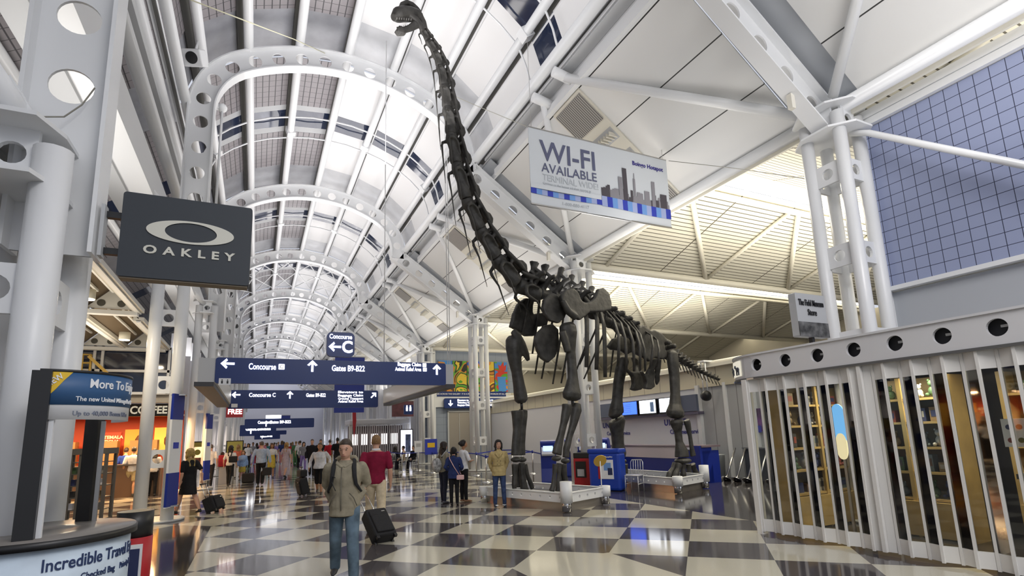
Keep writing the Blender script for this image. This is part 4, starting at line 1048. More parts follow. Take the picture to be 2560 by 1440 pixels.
# ================================================================ the mounted sauropod skeleton
BONE = mat('dark_bronze_bone', (.040, .038, .034), .5, spec=.4, noise=.45, nscale=6, bump=.7)
TOOTH = mat('worn_tooth', (.34, .33, .31), .4)
DM = V((6.33, 11.78, 0)); DA = R(13)
DU = V((math.cos(DA), math.sin(DA), 0)); DN = V((-math.sin(DA), math.cos(DA), 0))    # tailwards, to its right side
def L2W(s, n, z): return DM + DU*s + DN*n + V((0, 0, z))
def DP(x, y, off=0):
    d = ray(x, y); o = DM + DN*off; t = (o-EYE).dot(DN)/d.dot(DN); return EYE + d*t
def mpp(p): return (CAMROT.transposed() @ (p-EYE)).z*-1/FPX         # metres per picture unit at p
dino = thing('sauropod_skeleton', 'dark bronze long-necked sauropod skeleton standing on two low platforms', 'dinosaur skeleton', DM, DA)
def bone(name, mb, vox=.022, sm=5, parent=None): return mb.blob(name, BONE, parent or dino, vox, sm)
def limb(mb, pts, off, flat=1, n=14):
    """pts: (x, y, half width) in the dinosaur's plane at lateral offset off (or (a, b) interpolated)"""
    ps, rs = [], []
    for i, (x, y, hw) in enumerate(pts):
        o = off if not isinstance(off, tuple) else off[0]+(off[1]-off[0])*i/(len(pts)-1)
        p = DP(x, y, o); ps.append(p); rs.append(hw*1.12*mpp(p))
    secs = []
    for i, p in enumerate(ps):
        d = (ps[min(i+1, len(ps)-1)]-ps[max(i-1, 0)]).normalized()
        x = d.cross(DN).normalized(); secs.append((p, rs[i], rs[i]*flat, x, DN))
    return mb.loft(secs, n)
def plate_b(mb, poly, off, th=.1, lean=0):
    ps = []
    for i, (x, y) in enumerate(poly):
        p = DP(x, y, off); ps.append(p)
    n = len(ps); f = [p - DN*th/2 + DN*lean*(p.z-4.6) for p in ps]; b = [p + DN*th/2 + DN*lean*(p.z-4.6) for p in ps]
    return mb.add(f+b, [tuple(range(n)), tuple(range(2*n-1, n-1, -1))] + [(i, n+i, n+(i+1) % n, (i+1) % n) for i in range(n)])
def sc(pts, o, k): return [(o[0]+p[0]/k, o[1]+p[1]/k) + tuple(q/k for q in p[2:]) for p in pts]
# ---- skull and jaw
m = MB()
limb(m, sc([(150, 150, 26), (185, 128, 52), (230, 120, 54), (290, 122, 52), (350, 130, 40), (385, 150, 28)], (940, 0), 3.43), 0, 1.2)
limb(m, sc([(205, 90, 18), (225, 40, 20), (265, 22, 20), (312, 42, 19), (350, 78, 19), (375, 115, 20)], (940, 0), 3.43), (-.02, .04), 1.1)
limb(m, sc([(208, 95, 22), (250, 75, 24), (300, 95, 22), (340, 118, 20)], (940, 0), 3.43), .08, .7)
for o in (-.12, .12): limb(m, sc([(300, 130, 20), (345, 165, 26), (380, 215, 28), (400, 265, 20)], (940, 0), 3.43), o, .7)
limb(m, sc([(370, 140, 30), (392, 200, 36), (415, 260, 28)], (940, 0), 3.43), 0, 1.1)
sk = bone('skull', m, .014, 3)
m = MB()
for o in (-.10, .10): limb(m, sc([(182, 250, 20), (230, 262, 24), (290, 242, 26), (340, 212, 32), (382, 200, 26)], (940, 0), 3.43), o, .6)
limb(m, sc([(178, 248, 22), (200, 268, 28), (245, 275, 22)], (940, 0), 3.43), 0, 1.8)
bone('lower_jaw', m, .014, 3)
m = MB()
for i in range(7):
    for o in (-.1, .1):
        p = DP(*sc([(180+i*20, 150+i*1.5)], (940, 0), 3.43)[0], o); m.tube([p, p-V((0, 0, .055))], [.013, .004], 6)
for i in range(5):
    for o in (-.08, .08):
        p = DP(*sc([(205+i*16, 240-i*3)], (940, 0), 3.43)[0], o); m.tube([p, p+V((0, 0, .06))], [.012, .004], 6)
m.build('teeth', TOOTH, sk)
# ---- neck
J = [(1058, 73), (1073, 99), (1092, 130), (1106, 165), (1117, 216), (1126, 272), (1136, 338), (1150, 410), (1174, 497), (1208, 570), (1248, 638), (1298, 700), (1348, 726)]
RW = [17, 20, 23, 25, 28, 31, 34, 35, 37, 41, 44, 45]
for i in range(12):
    a, b = DP(*J[i]), DP(*J[i+1]); d = (b-a); Ln = d.length; d.normalize()
    e = DN.cross(d).normalized()
    if e.dot(DU) < 0 and i < 9 or (i >= 9 and e.z < 0): e = -e
    r = RW[i]*mpp(a); m = MB()
    def q(t, h, n=0): return a + d*(Ln*t) + e*(r*h) + DN*(r*n)
    m.tube([q(-.04, -.28), q(.12, -.3), q(.5, -.34), q(.86, -.3), q(.99, -.28)], [r*.34, r*.42, r*.30, r*.44, r*.40], 12, 1.15, e)
    m.tube([q(.1, .3), q(.35, .4), q(.6, .62), q(.9, .62)], [r*.16, r*.26, r*.34, r*.26], 10, .8, e)
    m.tube([q(.5, .5), q(.68, .92), q(.84, .98), q(.98, .8)], [r*.24, r*.28, r*.26, r*.2], 8, .55, e)
    for s in (-1, 1):
        m.tube([q(-.14, .34, .34*s), q(.2, .28, .42*s), q(.6, .4, .4*s), q(1.02, .5, .36*s)], [r*.12, r*.2, r*.2, r*.14], 8, .7, e)
        m.tube([q(.1, -.45, .38*s), q(.35, -.2, .46*s), q(.75, -.1, .4*s)], [r*.14, r*.17, r*.1], 8, .6, e)
        m.tube([q(.3, .3, .36*s), q(.45, -.2, .4*s)], [r*.1, r*.1], 6)
        m.tube([q(.16, -.45, .4*s), q(.2, -.85, .52*s), q(.34, -.95, .52*s)], [r*.15, r*.12, r*.08], 8)
    vb = bone('neck_vertebra', m, max(.013, r*.07), 3)
    for s in (-1, 1):
        tail = min(1.9, 1.2+.09*i)
        w1 = q(.30, -.92, .52*s); w2 = q(.7, -1.0, .55*s); w3 = w2 + (V((0, 0, -1))*.6 + d*.5)*(Ln*(tail-.7)*.8)
        MB().tube([q(.18, -.8, .5*s), w1, w2, w3], [r*.10, r*.09, r*.055, .006], 7).build('neck_rib', BONE, vb)
# ---- trunk: centra line and spine tops
tops = [(1336, 656), (1363, 664), (1404, 670), (1430, 689), (1457, 705), (1480, 718), (1502, 738), (1520, 755), (1537, 768), (1556, 779), (1572, 791), (1585, 805)]
cen = [(1330, 722), (1352, 735), (1385, 742), (1412, 752), (1438, 763), (1462, 775), (1485, 786), (1507, 797), (1528, 809), (1548, 821), (1567, 832), (1586, 842)]
for i in range(12):
    c = DP(*cen[i]); t = DP(*tops[i]); nx = DP(*cen[min(i+1, 11)]) if i < 11 else c + DU*.35
    d = (nx-c); d.normalize(); up = (t-c); h = up.length; up.normalize(); m = MB()
    r = .17
    m.tube([c-d*.06, c+d*.08, c+d*.2, c+d*.3], [r*1.05, r*.8, r*.75, r*1.0], 12)
    m.tube([c+up*.12, c+up*h*.5, c+up*h*.85, t], [.13, .075, .10, .11 if i > 1 else .15], 10, .75)
    for s in (-1, 1):
        m.tube([c+up*.1, c+up*h*.45+DN*s*.28, c+up*h*.5+DN*s*.42+d*.05], [.1, .075, .06], 8)
        m.tube([c+up*h*.8, c+up*h*.5+DN*s*.3], [.045, .05], 8)
        m.tube([c+up*h*.4+DN*s*.1, c+up*h*.5+DN*s*.12-d*.2], [.07, .05], 8)
    bone('back_vertebra', m, .022, 3)
# ribs: (top, elbow, tip) picture points, lateral offsets
near = [((1428, 722), (1456, 760), (1467, 800), (1466, 918), 13), ((1455, 735), (1482, 765), (1493, 800), (1491, 924), 13), ((1480, 748), (1500, 775), (1510, 812), (1513, 943), 12),
        ((1502, 762), (1535, 800), (1547, 840), (1545, 915), 8.5), ((1520, 772), (1552, 806), (1563, 845), (1566, 927), 8), ((1540, 782), (1570, 815), (1582, 852), (1585, 927), 8),
        ((1560, 795), (1590, 828), (1599, 862), (1600, 927), 7.5), ((1577, 803), (1601, 836), (1611, 872), (1613, 927), 7), ((1592, 815), (1628, 838), (1633, 866), (1624, 922), 6.5), ((1622, 830), (1643, 850), (1648, 876), (1643, 917), 6.5)]
for (a, b, c, e, w_) in near:
    o = (-.12, -.5, -.64, -.66, -.6) if w_ > 11 else (-.12, -.78, -1.0, -1.0, -.85)
    pts = [DP(*a, o[0]), DP(*b, o[1]), DP(*c, o[2]), DP((c[0]+e[0])/2+1, (c[1]+e[1])/2, o[3]), DP(*e, o[4])]
    k = mpp(pts[2]); m = MB(); rs = [w_*.55*k, w_*.65*k, w_*.6*k, w_*.6*k, w_*.5*k]
    secs = []
    for i, p in enumerate(pts):
        d = (pts[min(i+1, 4)]-pts[max(i-1, 0)]).normalized(); x = d.cross(DN).normalized(); secs.append((p, rs[i], .032, x, DN))
    m.loft(secs, 10); m.build('rib', BONE, dino)
far = [((1335, 700), (1322, 760), (1307, 833), .5, 8), ((1352, 715), (1345, 790), (1331, 884), .6, 7), ((1380, 735), (1356, 820), (1338, 935), .85, 6), ((1395, 740), (1375, 830), (1354, 947), .95, 6),
       ((1415, 745), (1402, 840), (1382, 960), 1, 6), ((1440, 755), (1424, 850), (1403, 958), 1, 6), ((1470, 770), (1470, 850), (1440, 928), 1, 5), ((1500, 785), (1487, 830), (1449, 911), 1, 5),
       ((1520, 795), (1508, 838), (1460, 947), 1, 5), ((1545, 808), (1535, 860), (1525, 942), .95, 5)]
for (a, b, e, o, w_) in far:
    pts = [DP(*a, .12), DP((a[0]*.6+b[0]*.4), (a[1]*.6+b[1]*.4), o*.8), DP(*b, o), DP(*e, o*.9)]
    k = mpp(pts[2]); m = MB(); secs = []
    for i, p in enumerate(pts):
        d = (pts[min(i+1, 3)]-pts[max(i-1, 0)]).normalized(); x = d.cross(DN).normalized(); secs.append((p, w_*.55*k*(1 if i < 3 else .5), .03, x, DN))
    m.loft(secs, 8); m.build('rib', BONE, dino)
# ---- shoulder girdle
K4 = lambda pts: sc(pts, (1240, 640), 4.5)
m = MB(); plate_b(m, K4([(735, 450), (790, 375), (880, 350), (930, 395), (970, 505), (1010, 525), (1070, 510), (1125, 470), (1165, 365), (1230, 350), (1290, 420), (1308, 540), (1295, 605), (1200, 628), (1050, 632), (990, 685), (935, 725), (870, 690), (800, 630), (745, 520)]), -.78, .12, .1)
limb(m, K4([(750, 500, 30), (810, 620, 40), (900, 690, 40)]), -.86, .9)
bone('shoulder_blade', m, .024, 6)
m = MB(); plate_b(m, K4([(550, 490), (600, 430), (660, 408), (715, 440), (745, 520), (795, 640), (760, 700), (690, 760), (600, 735), (545, 660), (525, 590)]), -.62, .12, .15); bone('coracoid', m, .024, 6)
m = MB(); plate_b(m, K4([(155, 800), (180, 660), (225, 540), (300, 483), (405, 495), (385, 580), (395, 660), (540, 640), (570, 700), (560, 785), (450, 800), (430, 900), (330, 900), (230, 830)]), .72, .14, -.1); bone('shoulder_blade', m, .026, 5)
m = MB(); plate_b(m, K4([(428, 950), (465, 855), (545, 778), (625, 768), (685, 825), (695, 940), (690, 1050), (650, 1140), (575, 1203), (500, 1150), (455, 1060)]), -.3, .13); bone('breast_plate', m, .026, 6)
# ---- fore limbs
m = MB(); limb(m, [(1417, 806, 14), (1419, 815, 23), (1421, 832, 24), (1424, 855, 18), (1427, 880, 13), (1430, 915, 13), (1432, 945, 14.5), (1431, 968, 20), (1430, 985, 26), (1430, 996, 24), (1430, 1002, 12)], -.62, .62)
limb(m, [(1405, 828, 9), (1412, 850, 10), (1420, 880, 9)], -.72, .8); bone('humerus', m, .024, 4)
m = MB(); limb(m, [(1283, 838, 12), (1285, 850, 20), (1284, 870, 19), (1287, 900, 16), (1292, 930, 13), (1297, 960, 14), (1301, 985, 16), (1303, 1000, 16), (1304, 1008, 9)], .6, .9)
limb(m, [(1282, 826, 8), (1292, 840, 12), (1304, 862, 12), (1316, 888, 9), (1321, 902, 5)], .45, .6); bone('humerus', m, .024, 4)
m = MB(); limb(m, [(1417, 1010, 13), (1417, 1024, 13), (1409, 1060, 9.5), (1402, 1090, 9), (1394, 1122, 12), (1392, 1136, 13)], -.72, .7); bone('radius', m, .02, 3)
m = MB(); limb(m, [(1442, 1008, 10), (1441, 1024, 14), (1434, 1058, 10), (1424, 1090, 8), (1416, 1122, 9), (1415, 1144, 9)], -.5, .75); bone('ulna', m, .02, 3)
m = MB(); limb(m, [(1293, 1026, 16), (1294, 1040, 15), (1293, 1075, 11), (1290, 1110, 11), (1291, 1138, 14)], .48, .7); bone('radius', m, .02, 3)
m = MB(); limb(m, [(1308, 1024, 11), (1307, 1040, 12), (1305, 1075, 10), (1304, 1110, 9), (1305, 1138, 9)], .7, .75); bone('ulna', m, .02, 3)
for (x, y, w_, o) in ((1391, 1146, 13, -.72), (1413, 1152, 12, -.55), (1290, 1149, 14, .5), (1305, 1149, 12, .68)):
    m = MB(); p = DP(x, y, o); k = mpp(p); m.ball(p, (w_*k, w_*k, 7*k), 12); bone('wrist_bone', m, .014, 2)
def digit(name, pts, off, parent=None):
    m = MB(); limb(m, pts, off, .85, 10); bone(name, m, .013, 2)
for pts, o in (([(1388, 1160, 7), (1386, 1185, 5), (1384, 1210, 6), (1379, 1228, 7)], -.78), ([(1398, 1158, 7), (1397, 1185, 5), (1396, 1208, 6), (1395, 1228, 7)], -.66), ([(1409, 1160, 8), (1412, 1190, 6), (1417, 1214, 7), (1424, 1228, 6)], -.58), ([(1404, 1162, 6), (1404, 1190, 5), (1405, 1216, 6)], -.46),
               ([(1287, 1160, 8), (1287, 1185, 6), (1286, 1212, 7), (1286, 1223, 5)], .45), ([(1304, 1157, 8), (1306, 1185, 7), (1309, 1212, 9), (1312, 1227, 10)], .52), ([(1312, 1160, 6), (1319, 1190, 5), (1328, 1212, 6), (1331, 1222, 5)], .64), ([(1296, 1160, 6), (1296, 1190, 5), (1297, 1218, 7)], .72)):
    digit('forefoot_digit', pts, o)
# ---- pelvis and hind limbs
K5 = lambda pts: sc(pts, (1480, 680), 4.5)
m = MB(); plate_b(m, K5([(500, 700), (520, 620), (560, 600), (650, 660), (690, 652), (770, 690), (835, 765), (800, 800), (810, 870), (855, 955), (780, 985), (700, 960), (640, 1010), (560, 950), (520, 850)]), -.5, .12); bone('hip_blade', m, .026, 5)
m = MB(); plate_b(m, K5([(170, 840), (230, 750), (330, 715), (430, 690), (560, 700), (620, 800), (560, 960), (440, 900), (390, 930), (330, 890), (210, 875)]), .55, .13); bone('hip_blade', m, .028, 5)
m = MB(); c0 = DP(1606, 843)
for i in range(5): m.ball(c0+DU*(.3*i)-V((0, 0, .09*i)), (.22, .2, .2), 10)
m.tube([c0+V((0, 0, .2)), c0+DU*1.4+V((0, 0, -.1))], [.12, .12], 10)
for i in range(4):
    for s in (-1, 1): m.tube([c0+DU*(.3*i+.1)-V((0, 0, .09*i)), c0+DU*(.3*i+.1)-V((0, 0, .09*i))+DN*s*.5], [.1, .08], 8)
bone('sacrum', m, .028, 3)
for pl_, o in (([(375, 1085), (430, 1125), (520, 1130), (560, 1110), (565, 1200), (572, 1290), (540, 1325), (485, 1338), (440, 1322), (462, 1255), (450, 1180)], .22), ([(545, 1120), (590, 1150), (650, 1150), (715, 1100), (690, 1180), (680, 1230), (692, 1290), (650, 1322), (582, 1312), (600, 1240), (585, 1190)], -.22)):
    m = MB(); plate_b(m, K5(pl_), o, .15); limb(m, K5([(480 if o > 0 else 700, 980, 50), (500 if o > 0 else 680, 1060, 42), (510 if o > 0 else 640, 1150, 50)]), (o*2, o), .6); bone('pubis', m, .024, 4)
m = MB(); limb(m, K5([(745, 990, 45), (740, 1080, 42), (735, 1160, 34), (735, 1230, 36), (735, 1258, 22)]), (-.4, -.15), .6); bone('ischium', m, .022, 4)
m = MB(); limb(m, [(1681, 877, 10), (1681, 884, 15), (1682, 905, 16), (1686, 940, 14.5), (1688, 985, 13.5), (1688, 1012, 17), (1688, 1030, 25), (1688, 1040, 24), (1688, 1046, 12)], -.62, .7); limb(m, [(1680, 888, 11), (1668, 890, 13), (1660, 893, 8)], (-.6, -.4), .9); bone('femur', m, .024, 4)
m = MB(); limb(m, [(1560, 893, 10), (1558, 903, 15), (1552, 925, 15), (1546, 960, 14), (1543, 1000, 14), (1541, 1022, 19), (1540, 1035, 21), (1540, 1043, 12)], (.6, .9), .75); bone('femur', m, .024, 4)
m = MB(); limb(m, [(1690, 1049, 16), (1691, 1056, 18), (1695, 1080, 10), (1698, 1105, 10), (1704, 1130, 18), (1705, 1143, 19)], -.62, .75); bone('tibia', m, .02, 3)
m = MB(); limb(m, [(1716, 1050, 9), (1719, 1060, 9), (1725, 1090, 5.5), (1729, 1118, 6), (1733, 1140, 8)], -.78, .7); bone('fibula', m, .016, 3)
m = MB(); limb(m, [(1541, 1047, 20), (1542, 1056, 23), (1543, 1080, 17), (1545, 1110, 16), (1547, 1135, 20), (1547, 1146, 18)], (.9, 1.1), .75); bone('tibia', m, .022, 3)
m = MB(); p = DP(1707, 1152, -.65); m.ball(p, (.27, .25, .09), 14); bone('ankle_bone', m, .018, 2)
m = MB(); p = DP(1548, 1153, 1.1); m.ball(p, (.25, .24, .09), 14); bone('ankle_bone', m, .018, 2)
for i, (x0, x1) in enumerate(((1688, 1674), (1698, 1690), (1708, 1708), (1720, 1724), (1731, 1742))):
    digit('hindfoot_digit', [(x0, 1160, 8), ((x0*.6+x1*.4), 1173, 6), (x1, 1186, 8), (x1-3 if i < 2 else x1+1, 1196, 7)], -.85+.1*i if i else -.6)
for i in range(4): digit('hindfoot_digit', [(1532+i*10, 1160, 8), (1530+i*11, 1172, 7), (1527+i*12, 1184, 7)], 1.0+.07*i)
m = MB()
for (x, y, o) in ((1304, 1013, .6), (1431, 1004, -.62), (1689, 1046, -.62), (1541, 1046, .9)):
    p = DP(x, y, o); m = MB().tube([p+V((0, 0, .1)), p-V((0, 0, .12))], .035, 10); m.build('knee_rod', BLACK, dino)
# ---- tail
TJ = [(1648, 868), (1662, 876), (1676, 884), (1690, 892), (1700, 898), (1709, 904), (1718, 909), (1727, 914), (1736, 919), (1745, 924), (1754, 929), (1763, 933), (1772, 938), (1781, 942), (1790, 946), (1798, 949)]
for i in range(15):
    a, b = DP(*TJ[i]), DP(*TJ[i+1]); d = (b-a).normalized(); k = 1-.045*i; r = .15*k; m = MB()
    m.tube([a, a+(b-a)*.5, a+(b-a)*.92], [r, r*.75, r], 10)
    m.tube([a+(b-a)*.4+V((0, 0, r*.6)), a+(b-a)*.75+V((0, 0, r*2.3))], [r*.4, r*.42], 8)
    for s in (-1, 1): m.tube([a+(b-a)*.5, a+(b-a)*.6+DN*s*r*2], [r*.4, r*.3], 8)
    vb = bone('tail_vertebra', m, .018, 2)
    c = a+(b-a)*.3
    MB().tube([c-V((0, 0, r*.8)), c-V((0, 0, .34*k+.08))+d*.16], [.03*k, .014], 7).build('chevron', BONE, vb)
# suspension cables of the neck
WIRE = mat('steel_wire', (.55, .54, .48), .4, .6); YWIRE = mat('pale_cord', (.72, .70, .50), .5)
pn = DP(1122, 234)
o = MB().tube([on(462, -6, 1, 10.5), on(640, 62, 1, 11.2), on(735, 98, 1, 13.2), on(812, 133, 1, 15.35)], .012, 6).build('suspension_cable', YWIRE)
tag(o, 'pale cord stretched from the upper left to the nearest full arch', 'cable')
o = MB().tube([pn, on(1200, 268, 0, 5.4), on(1316, 316, 0, 6.6)], .009, 6).build('suspension_cable', WIRE)
tag(o, 'thin wire from the dinosaur neck to the roof tube on its right', 'cable')
o = MB().tube([on(1672, 402, 1, 9.1), on(1830, 420, 1, 7.5), on(2010, 446, 1, 5.6)], .009, 6).build('suspension_cable', WIRE)
tag(o, 'thin wire from the hanging banner to the right column head', 'cable', 'banner wires')
# ---- platforms
SATIN = mat('satin_plinth', (.42, .38, .33), .25, .7); PLW = mat('white_barrier', (.74, .75, .76), .35); DECK = mat('dark_deck', (.16, .16, .17), .4)
def platform(name, label, P0, P1, P3, sleeves):
    """P0 near corner, P1 along one side, P3 along the other"""
    P0, P1, P3 = V((*P0, 0)), V((*P1, 0)), V((*P3, 0)); P2 = P1 + P3 - P0; cs = [P0, P1, P2, P3]
    t = thing(name, label, 'platform', (P0+P2)/2, 0, 'skeleton platforms')
    ce = (P0+P2)/2
    inn = [c + (ce-c)*.04 for c in cs]
    MB().prism([c+V((0, 0, .0)) for c in inn], (0, 0, .2)).build('plinth', SATIN, t)
    MB().prism([c+V((0, 0, .2)) for c in inn], (0, 0, .06)).build('deck', DECK, t)
    for i in range(4):
        a, b = cs[i], cs[(i+1) % 4]; d = (b-a); ln = d.length; d.normalize(); nrm = V((d.y, -d.x, 0))
        n = max(3, round(ln/.32)); m = MB(); vs = []; fs = []; z0, z1 = .2, .40; zc = .3
        for j in range(n):
            c = a + d*(ln*(j+.5)/n); w2 = ln/n/2
            base = len(vs)
            for q in range(16):
                an = 2*PI*q/16; ca, sa = math.cos(an), math.sin(an); k = 1/max(abs(ca), abs(sa))
                for s in (-.03, .03):
                    vs.append(c + d*(ca*k*w2) + V((0, 0, zc+sa*k*.1)) + nrm*s); vs.append(c + d*(ca*.032) + V((0, 0, zc+sa*.032)) + nrm*s)
            for q in range(16):
                u, v_ = base+q*4, base+((q+1) % 16)*4
                fs += [(u, v_, v_+1, u+1), (u+2, u+3, v_+3, v_+2), (u+1, v_+1, v_+3, u+3), (u, u+2, v_+2, v_)]
        m.add(vs, fs); m.bar(a+V((0, 0, .405)), b+V((0, 0, .405)), .1, .02); m.build('rail', PLW, t)
        MB().tube([a+V((0, 0, .02)), a+V((0, 0, .3))], .105, 20).build('post_foot', CHROME, t)
        h = sleeves[i]
        MB().tube([a+V((0, 0, .2)), a+V((0, 0, .2+h))], .135, 24).build('post_sleeve', PLW, t)
platform('skeleton_platform', 'low white-railed platform under the dinosaur front feet', (6.25, 10.42), (7.62, 10.9), (5.42, 13.15), (.46, .24, .24, .22))
platform('skeleton_platform', 'low white-railed platform under the dinosaur hind feet beside the metal chair', (10.32, 11.35), (11.75, 11.8), (10.1, 15.1), (.26, .46, .24, .24))
# ================================================================ people
SKIN = [mat('skin_fair', (.52, .30, .21), .5, spec=.35), mat('skin_tan', (.40, .21, .12), .5, spec=.35), mat('skin_brown', (.20, .095, .05), .5, spec=.35)]
def cloth(name, c, **k): return mat('cloth_'+name, c, .85, noise=k.get('n', .14), nscale=k.get('s', 14), bump=k.get('b', .25), spec=.2)
LIP = mat('lips', (.33, .12, .10), .5); EYEW = mat('eye_dark', (.02, .015, .012), .3)
def person(label, loc, head, H=1.75, fem=False, skin=0, top=None, bottom=None, shoes=None, hair=None, hairc=(.03, .02, .015), legs=(0, 0, 0, 0), arms=None,
           lod=1, w=1.0, lean=0, look=(0, 0), group=None, sleeve='short', bkind='pants', bag=None, splay=.0, sit=False, collar=None):
    """head: compass of the facing direction in degrees (0 = +X, 90 = down the hall); legs: hip L, knee L, hip R, knee R in degrees"""
    rt = thing('person', label, 'person', (loc[0], loc[1], 0), R(head-90), group)
    S = H; vox = {0: .0105, 1: .016, 2: .024}[lod]; n = {0: 16, 1: 12, 2: 8}[lod]
    sk = SKIN[skin]
    hip = .525
    def chain(th, k, x):
        th, k = R(th), R(k); hp = V((x, 0, 0)); kn = hp+V((splay*(1 if x > 0 else -1)*.5, math.sin(th)*.24, -math.cos(th)*.24))
        an = kn+V((splay*(1 if x > 0 else -1)*.5, math.sin(th-k)*.24, -math.cos(th-k)*.24)); return hp, kn, an, th-k
    hw = .052 if not fem else .05
    L_, R_ = chain(legs[0], legs[1], -hw), chain(legs[2], legs[3], hw)
    low = min(L_[2].z, R_[2].z); hz = .045-low if not sit else .27
    up = V((0, 0, hz))
    off = V((0, 0, hz-hip))
    def T(p):  # torso frame with lean
        p = V(p)+off; d = p.z-hz
        if d > 0: p = V((p.x, p.y+math.sin(R(lean))*d, hz+math.cos(R(lean))*d))
        return p*S
    def sec(z, rx, ry, y=0, k=1, g=0): return (T((0, y, z)), (rx*w*k+g)*S, (ry*w*k+g)*S, V((1, 0, 0)), V((0, 1, 0)))
    tor = [(.478, .055, .045, 0), (.50, .082, .062, 0), (.53, .088, .066, 0), (.57, .083, .06, 0), (.61, .078, .056, .003), (.67, .086, .06, .004), (.73, .097, .066, .004), (.78, .102, .062, 0), (.81, .092, .052, -.004), (.83, .062, .044, -.006), (.85, .036, .038, -.002)] if not fem else \
          [(.478, .055, .05, 0), (.50, .086, .066, 0), (.53, .093, .070, 0), (.57, .084, .062, 0), (.62, .070, .052, .003), (.67, .074, .056, .006), (.72, .083, .068, .012), (.77, .086, .060, .004), (.80, .080, .048, -.003), (.825, .052, .040, -.006), (.845, .031, .033, -.002)]
    shz, shx = (.805, .112*min(w, 1.12)) if not fem else (.80, .098*min(w, 1.12))
    # arms by two-bone reach
    def arm(side, hand, hint):
        sh = V((side*shx, 0, shz)); h = V(hand); d = h-sh; l = min(d.length, .30); d.normalize(); h = sh+d*l
        a, b = .165, .145; x = (a*a-b*b+l*l)/(2*l); y = math.sqrt(max(a*a-x*x, 0)); hn = V(hint); hn = (hn-d*hn.dot(d)).normalized()
        return sh, sh+d*x+hn*y, h
    arms = arms or ((-.15, .02, .50), (.15, .02, .50), None, None)
    hints = [arms[2] or (-.4, -1, 0), arms[3] or (.4, -1, 0)]
    AL, AR = arm(-1, arms[0], hints[0]), arm(1, arms[1], hints[1])
    body = MB(); body.loft([sec(*s) for s in tor], n)
    nk = T((0, 0, .845)); hc = T((0, .012, .93))
    yaw, pit = R(look[0]), R(look[1]); hm = Matrix.Rotation(yaw, 3, 'Z') @ Matrix.Rotation(pit, 3, 'X')
    def Hd(x, y, z): return hc + hm @ (V((x, y, z))*S)
    body.tube([T((0, -.004, .83)), T((0, 0, .86)), Hd(0, -.005, -.03)], [.034*S*(.9 if fem else 1), .031*S*(.88 if fem else 1), .032*S], n)
    hx, hy = hm @ V((1, 0, 0)), hm @ V((0, 1, 0))
    body.loft([(Hd(0, .022, -.068), .012*S, .014*S, hx, hy), (Hd(0, .018, -.060), .026*S, .028*S, hx, hy), (Hd(0, .010, -.042), .036*S, .042*S, hx, hy), (Hd(0, .004, -.018), .041*S, .050*S, hx, hy), (Hd(0, 0, .006), .043*S, .055*S, hx, hy),
               (Hd(0, -.003, .03), .043*S, .055*S, hx, hy), (Hd(0, -.005, .05), .036*S, .046*S, hx, hy), (Hd(0, -.006, .064), .022*S, .028*S, hx, hy), (Hd(0, -.006, .070), .006*S, .008*S, hx, hy)], n)
    if lod < 2:
        body.tube([Hd(0, .054, .004), Hd(0, .060, -.012), Hd(0, .064, -.020), Hd(0, .054, -.026)], [.006*S, .008*S, .011*S, .009*S], 8)
        body.tube([Hd(-.022, .049, .012), Hd(0, .055, .014), Hd(.022, .049, .012)], .007*S, 6)
        body.tube([Hd(-.015, .050, -.040), Hd(0, .054, -.040), Hd(.015, .050, -.040)], .007*S, 6)
        for s in (-1, 1): body.ball(Hd(s*.045, -.004, -.008), (.007*S, .013*S, .019*S), 8)
    def hand(A):
        sh, el, h = A; d = (T(h)-T(el)).normalized(); sd = 1 if sh.x > 0 else -1
        pn_ = d.cross(V((0, 1, 0)))
        if pn_.length < .1: pn_ = V((1, 0, 0))
        pn_.normalize(); wd = pn_.cross(d).normalized(); b = T(h)
        if wd.y < 0: wd = -wd
        cu = V((-sd, 0, 0)); cu = (cu-d*cu.dot(d)); cu = cu.normalized() if cu.length > .1 else pn_
        body.loft([(b-d*.01*S, .013*S, .017*S, pn_, wd), (b+d*.022*S, .012*S, .023*S, pn_, wd), (b+d*.05*S, .010*S, .023*S, pn_, wd), (b+d*.055*S, .006*S, .018*S, pn_, wd)], 10)
        for i in range(4):
            o = b+d*.05*S+wd*(.0165-.011*i)*S; ln = (.040, .046, .043, .034)[i]*S
            body.tube([o-d*.01*S, o+d*ln*.5+cu*ln*.08, o+d*ln*.8+cu*ln*.32, o+d*ln*.92+cu*ln*.6], [.0058*S, .0056*S, .005*S, .0045*S], 6, rnd=True)
        o = b+d*.012*S+wd*.018*S; body.tube([o, o+(d*.6+wd*.6+cu*.25).normalized()*.028*S, o+(d*.9+wd*.45+cu*.4).normalized()*.046*S], [.008*S, .0068*S, .0055*S], 6, rnd=True)
    for A in (AL, AR):
        sh, el, h = A; body.tube([T(sh+V((0, 0, .004))), T(sh*.7+el*.3), T(el), T(el*.7+h*.3), T(h)], [v*S*(.86 if fem else 1) for v in (.030, .031, .025, .026, .016)], n, rnd=True)
        if lod < 2: hand(A)
        else: body.ball(T(h)+(T(h)-T(el)).normalized()*.04*S, (.016*S, .022*S, .045*S), 6)
    lg = []
    for (hp, kn, an, sa) in (L_, R_):
        P_ = [(hp+up+V((0, 0, .0)))*S, (hp*.6+kn*.4+up)*S, (kn+up)*S, (kn*.65+an*.35+up+V((0, -.008, 0)))*S, (an+up)*S]
        if sit: pass
        body.tube(P_, [v*S*w**.5 for v in (.052, .046, .033, .034, .021)], n, rnd=True)
        fd = V((0, math.cos(sa*.6), math.sin(sa*.6)))
        lg.append((P_, fd, (an+up)*S))
    bo = body.blob('body', sk, rt, vox, 3 if lod else 4, False)
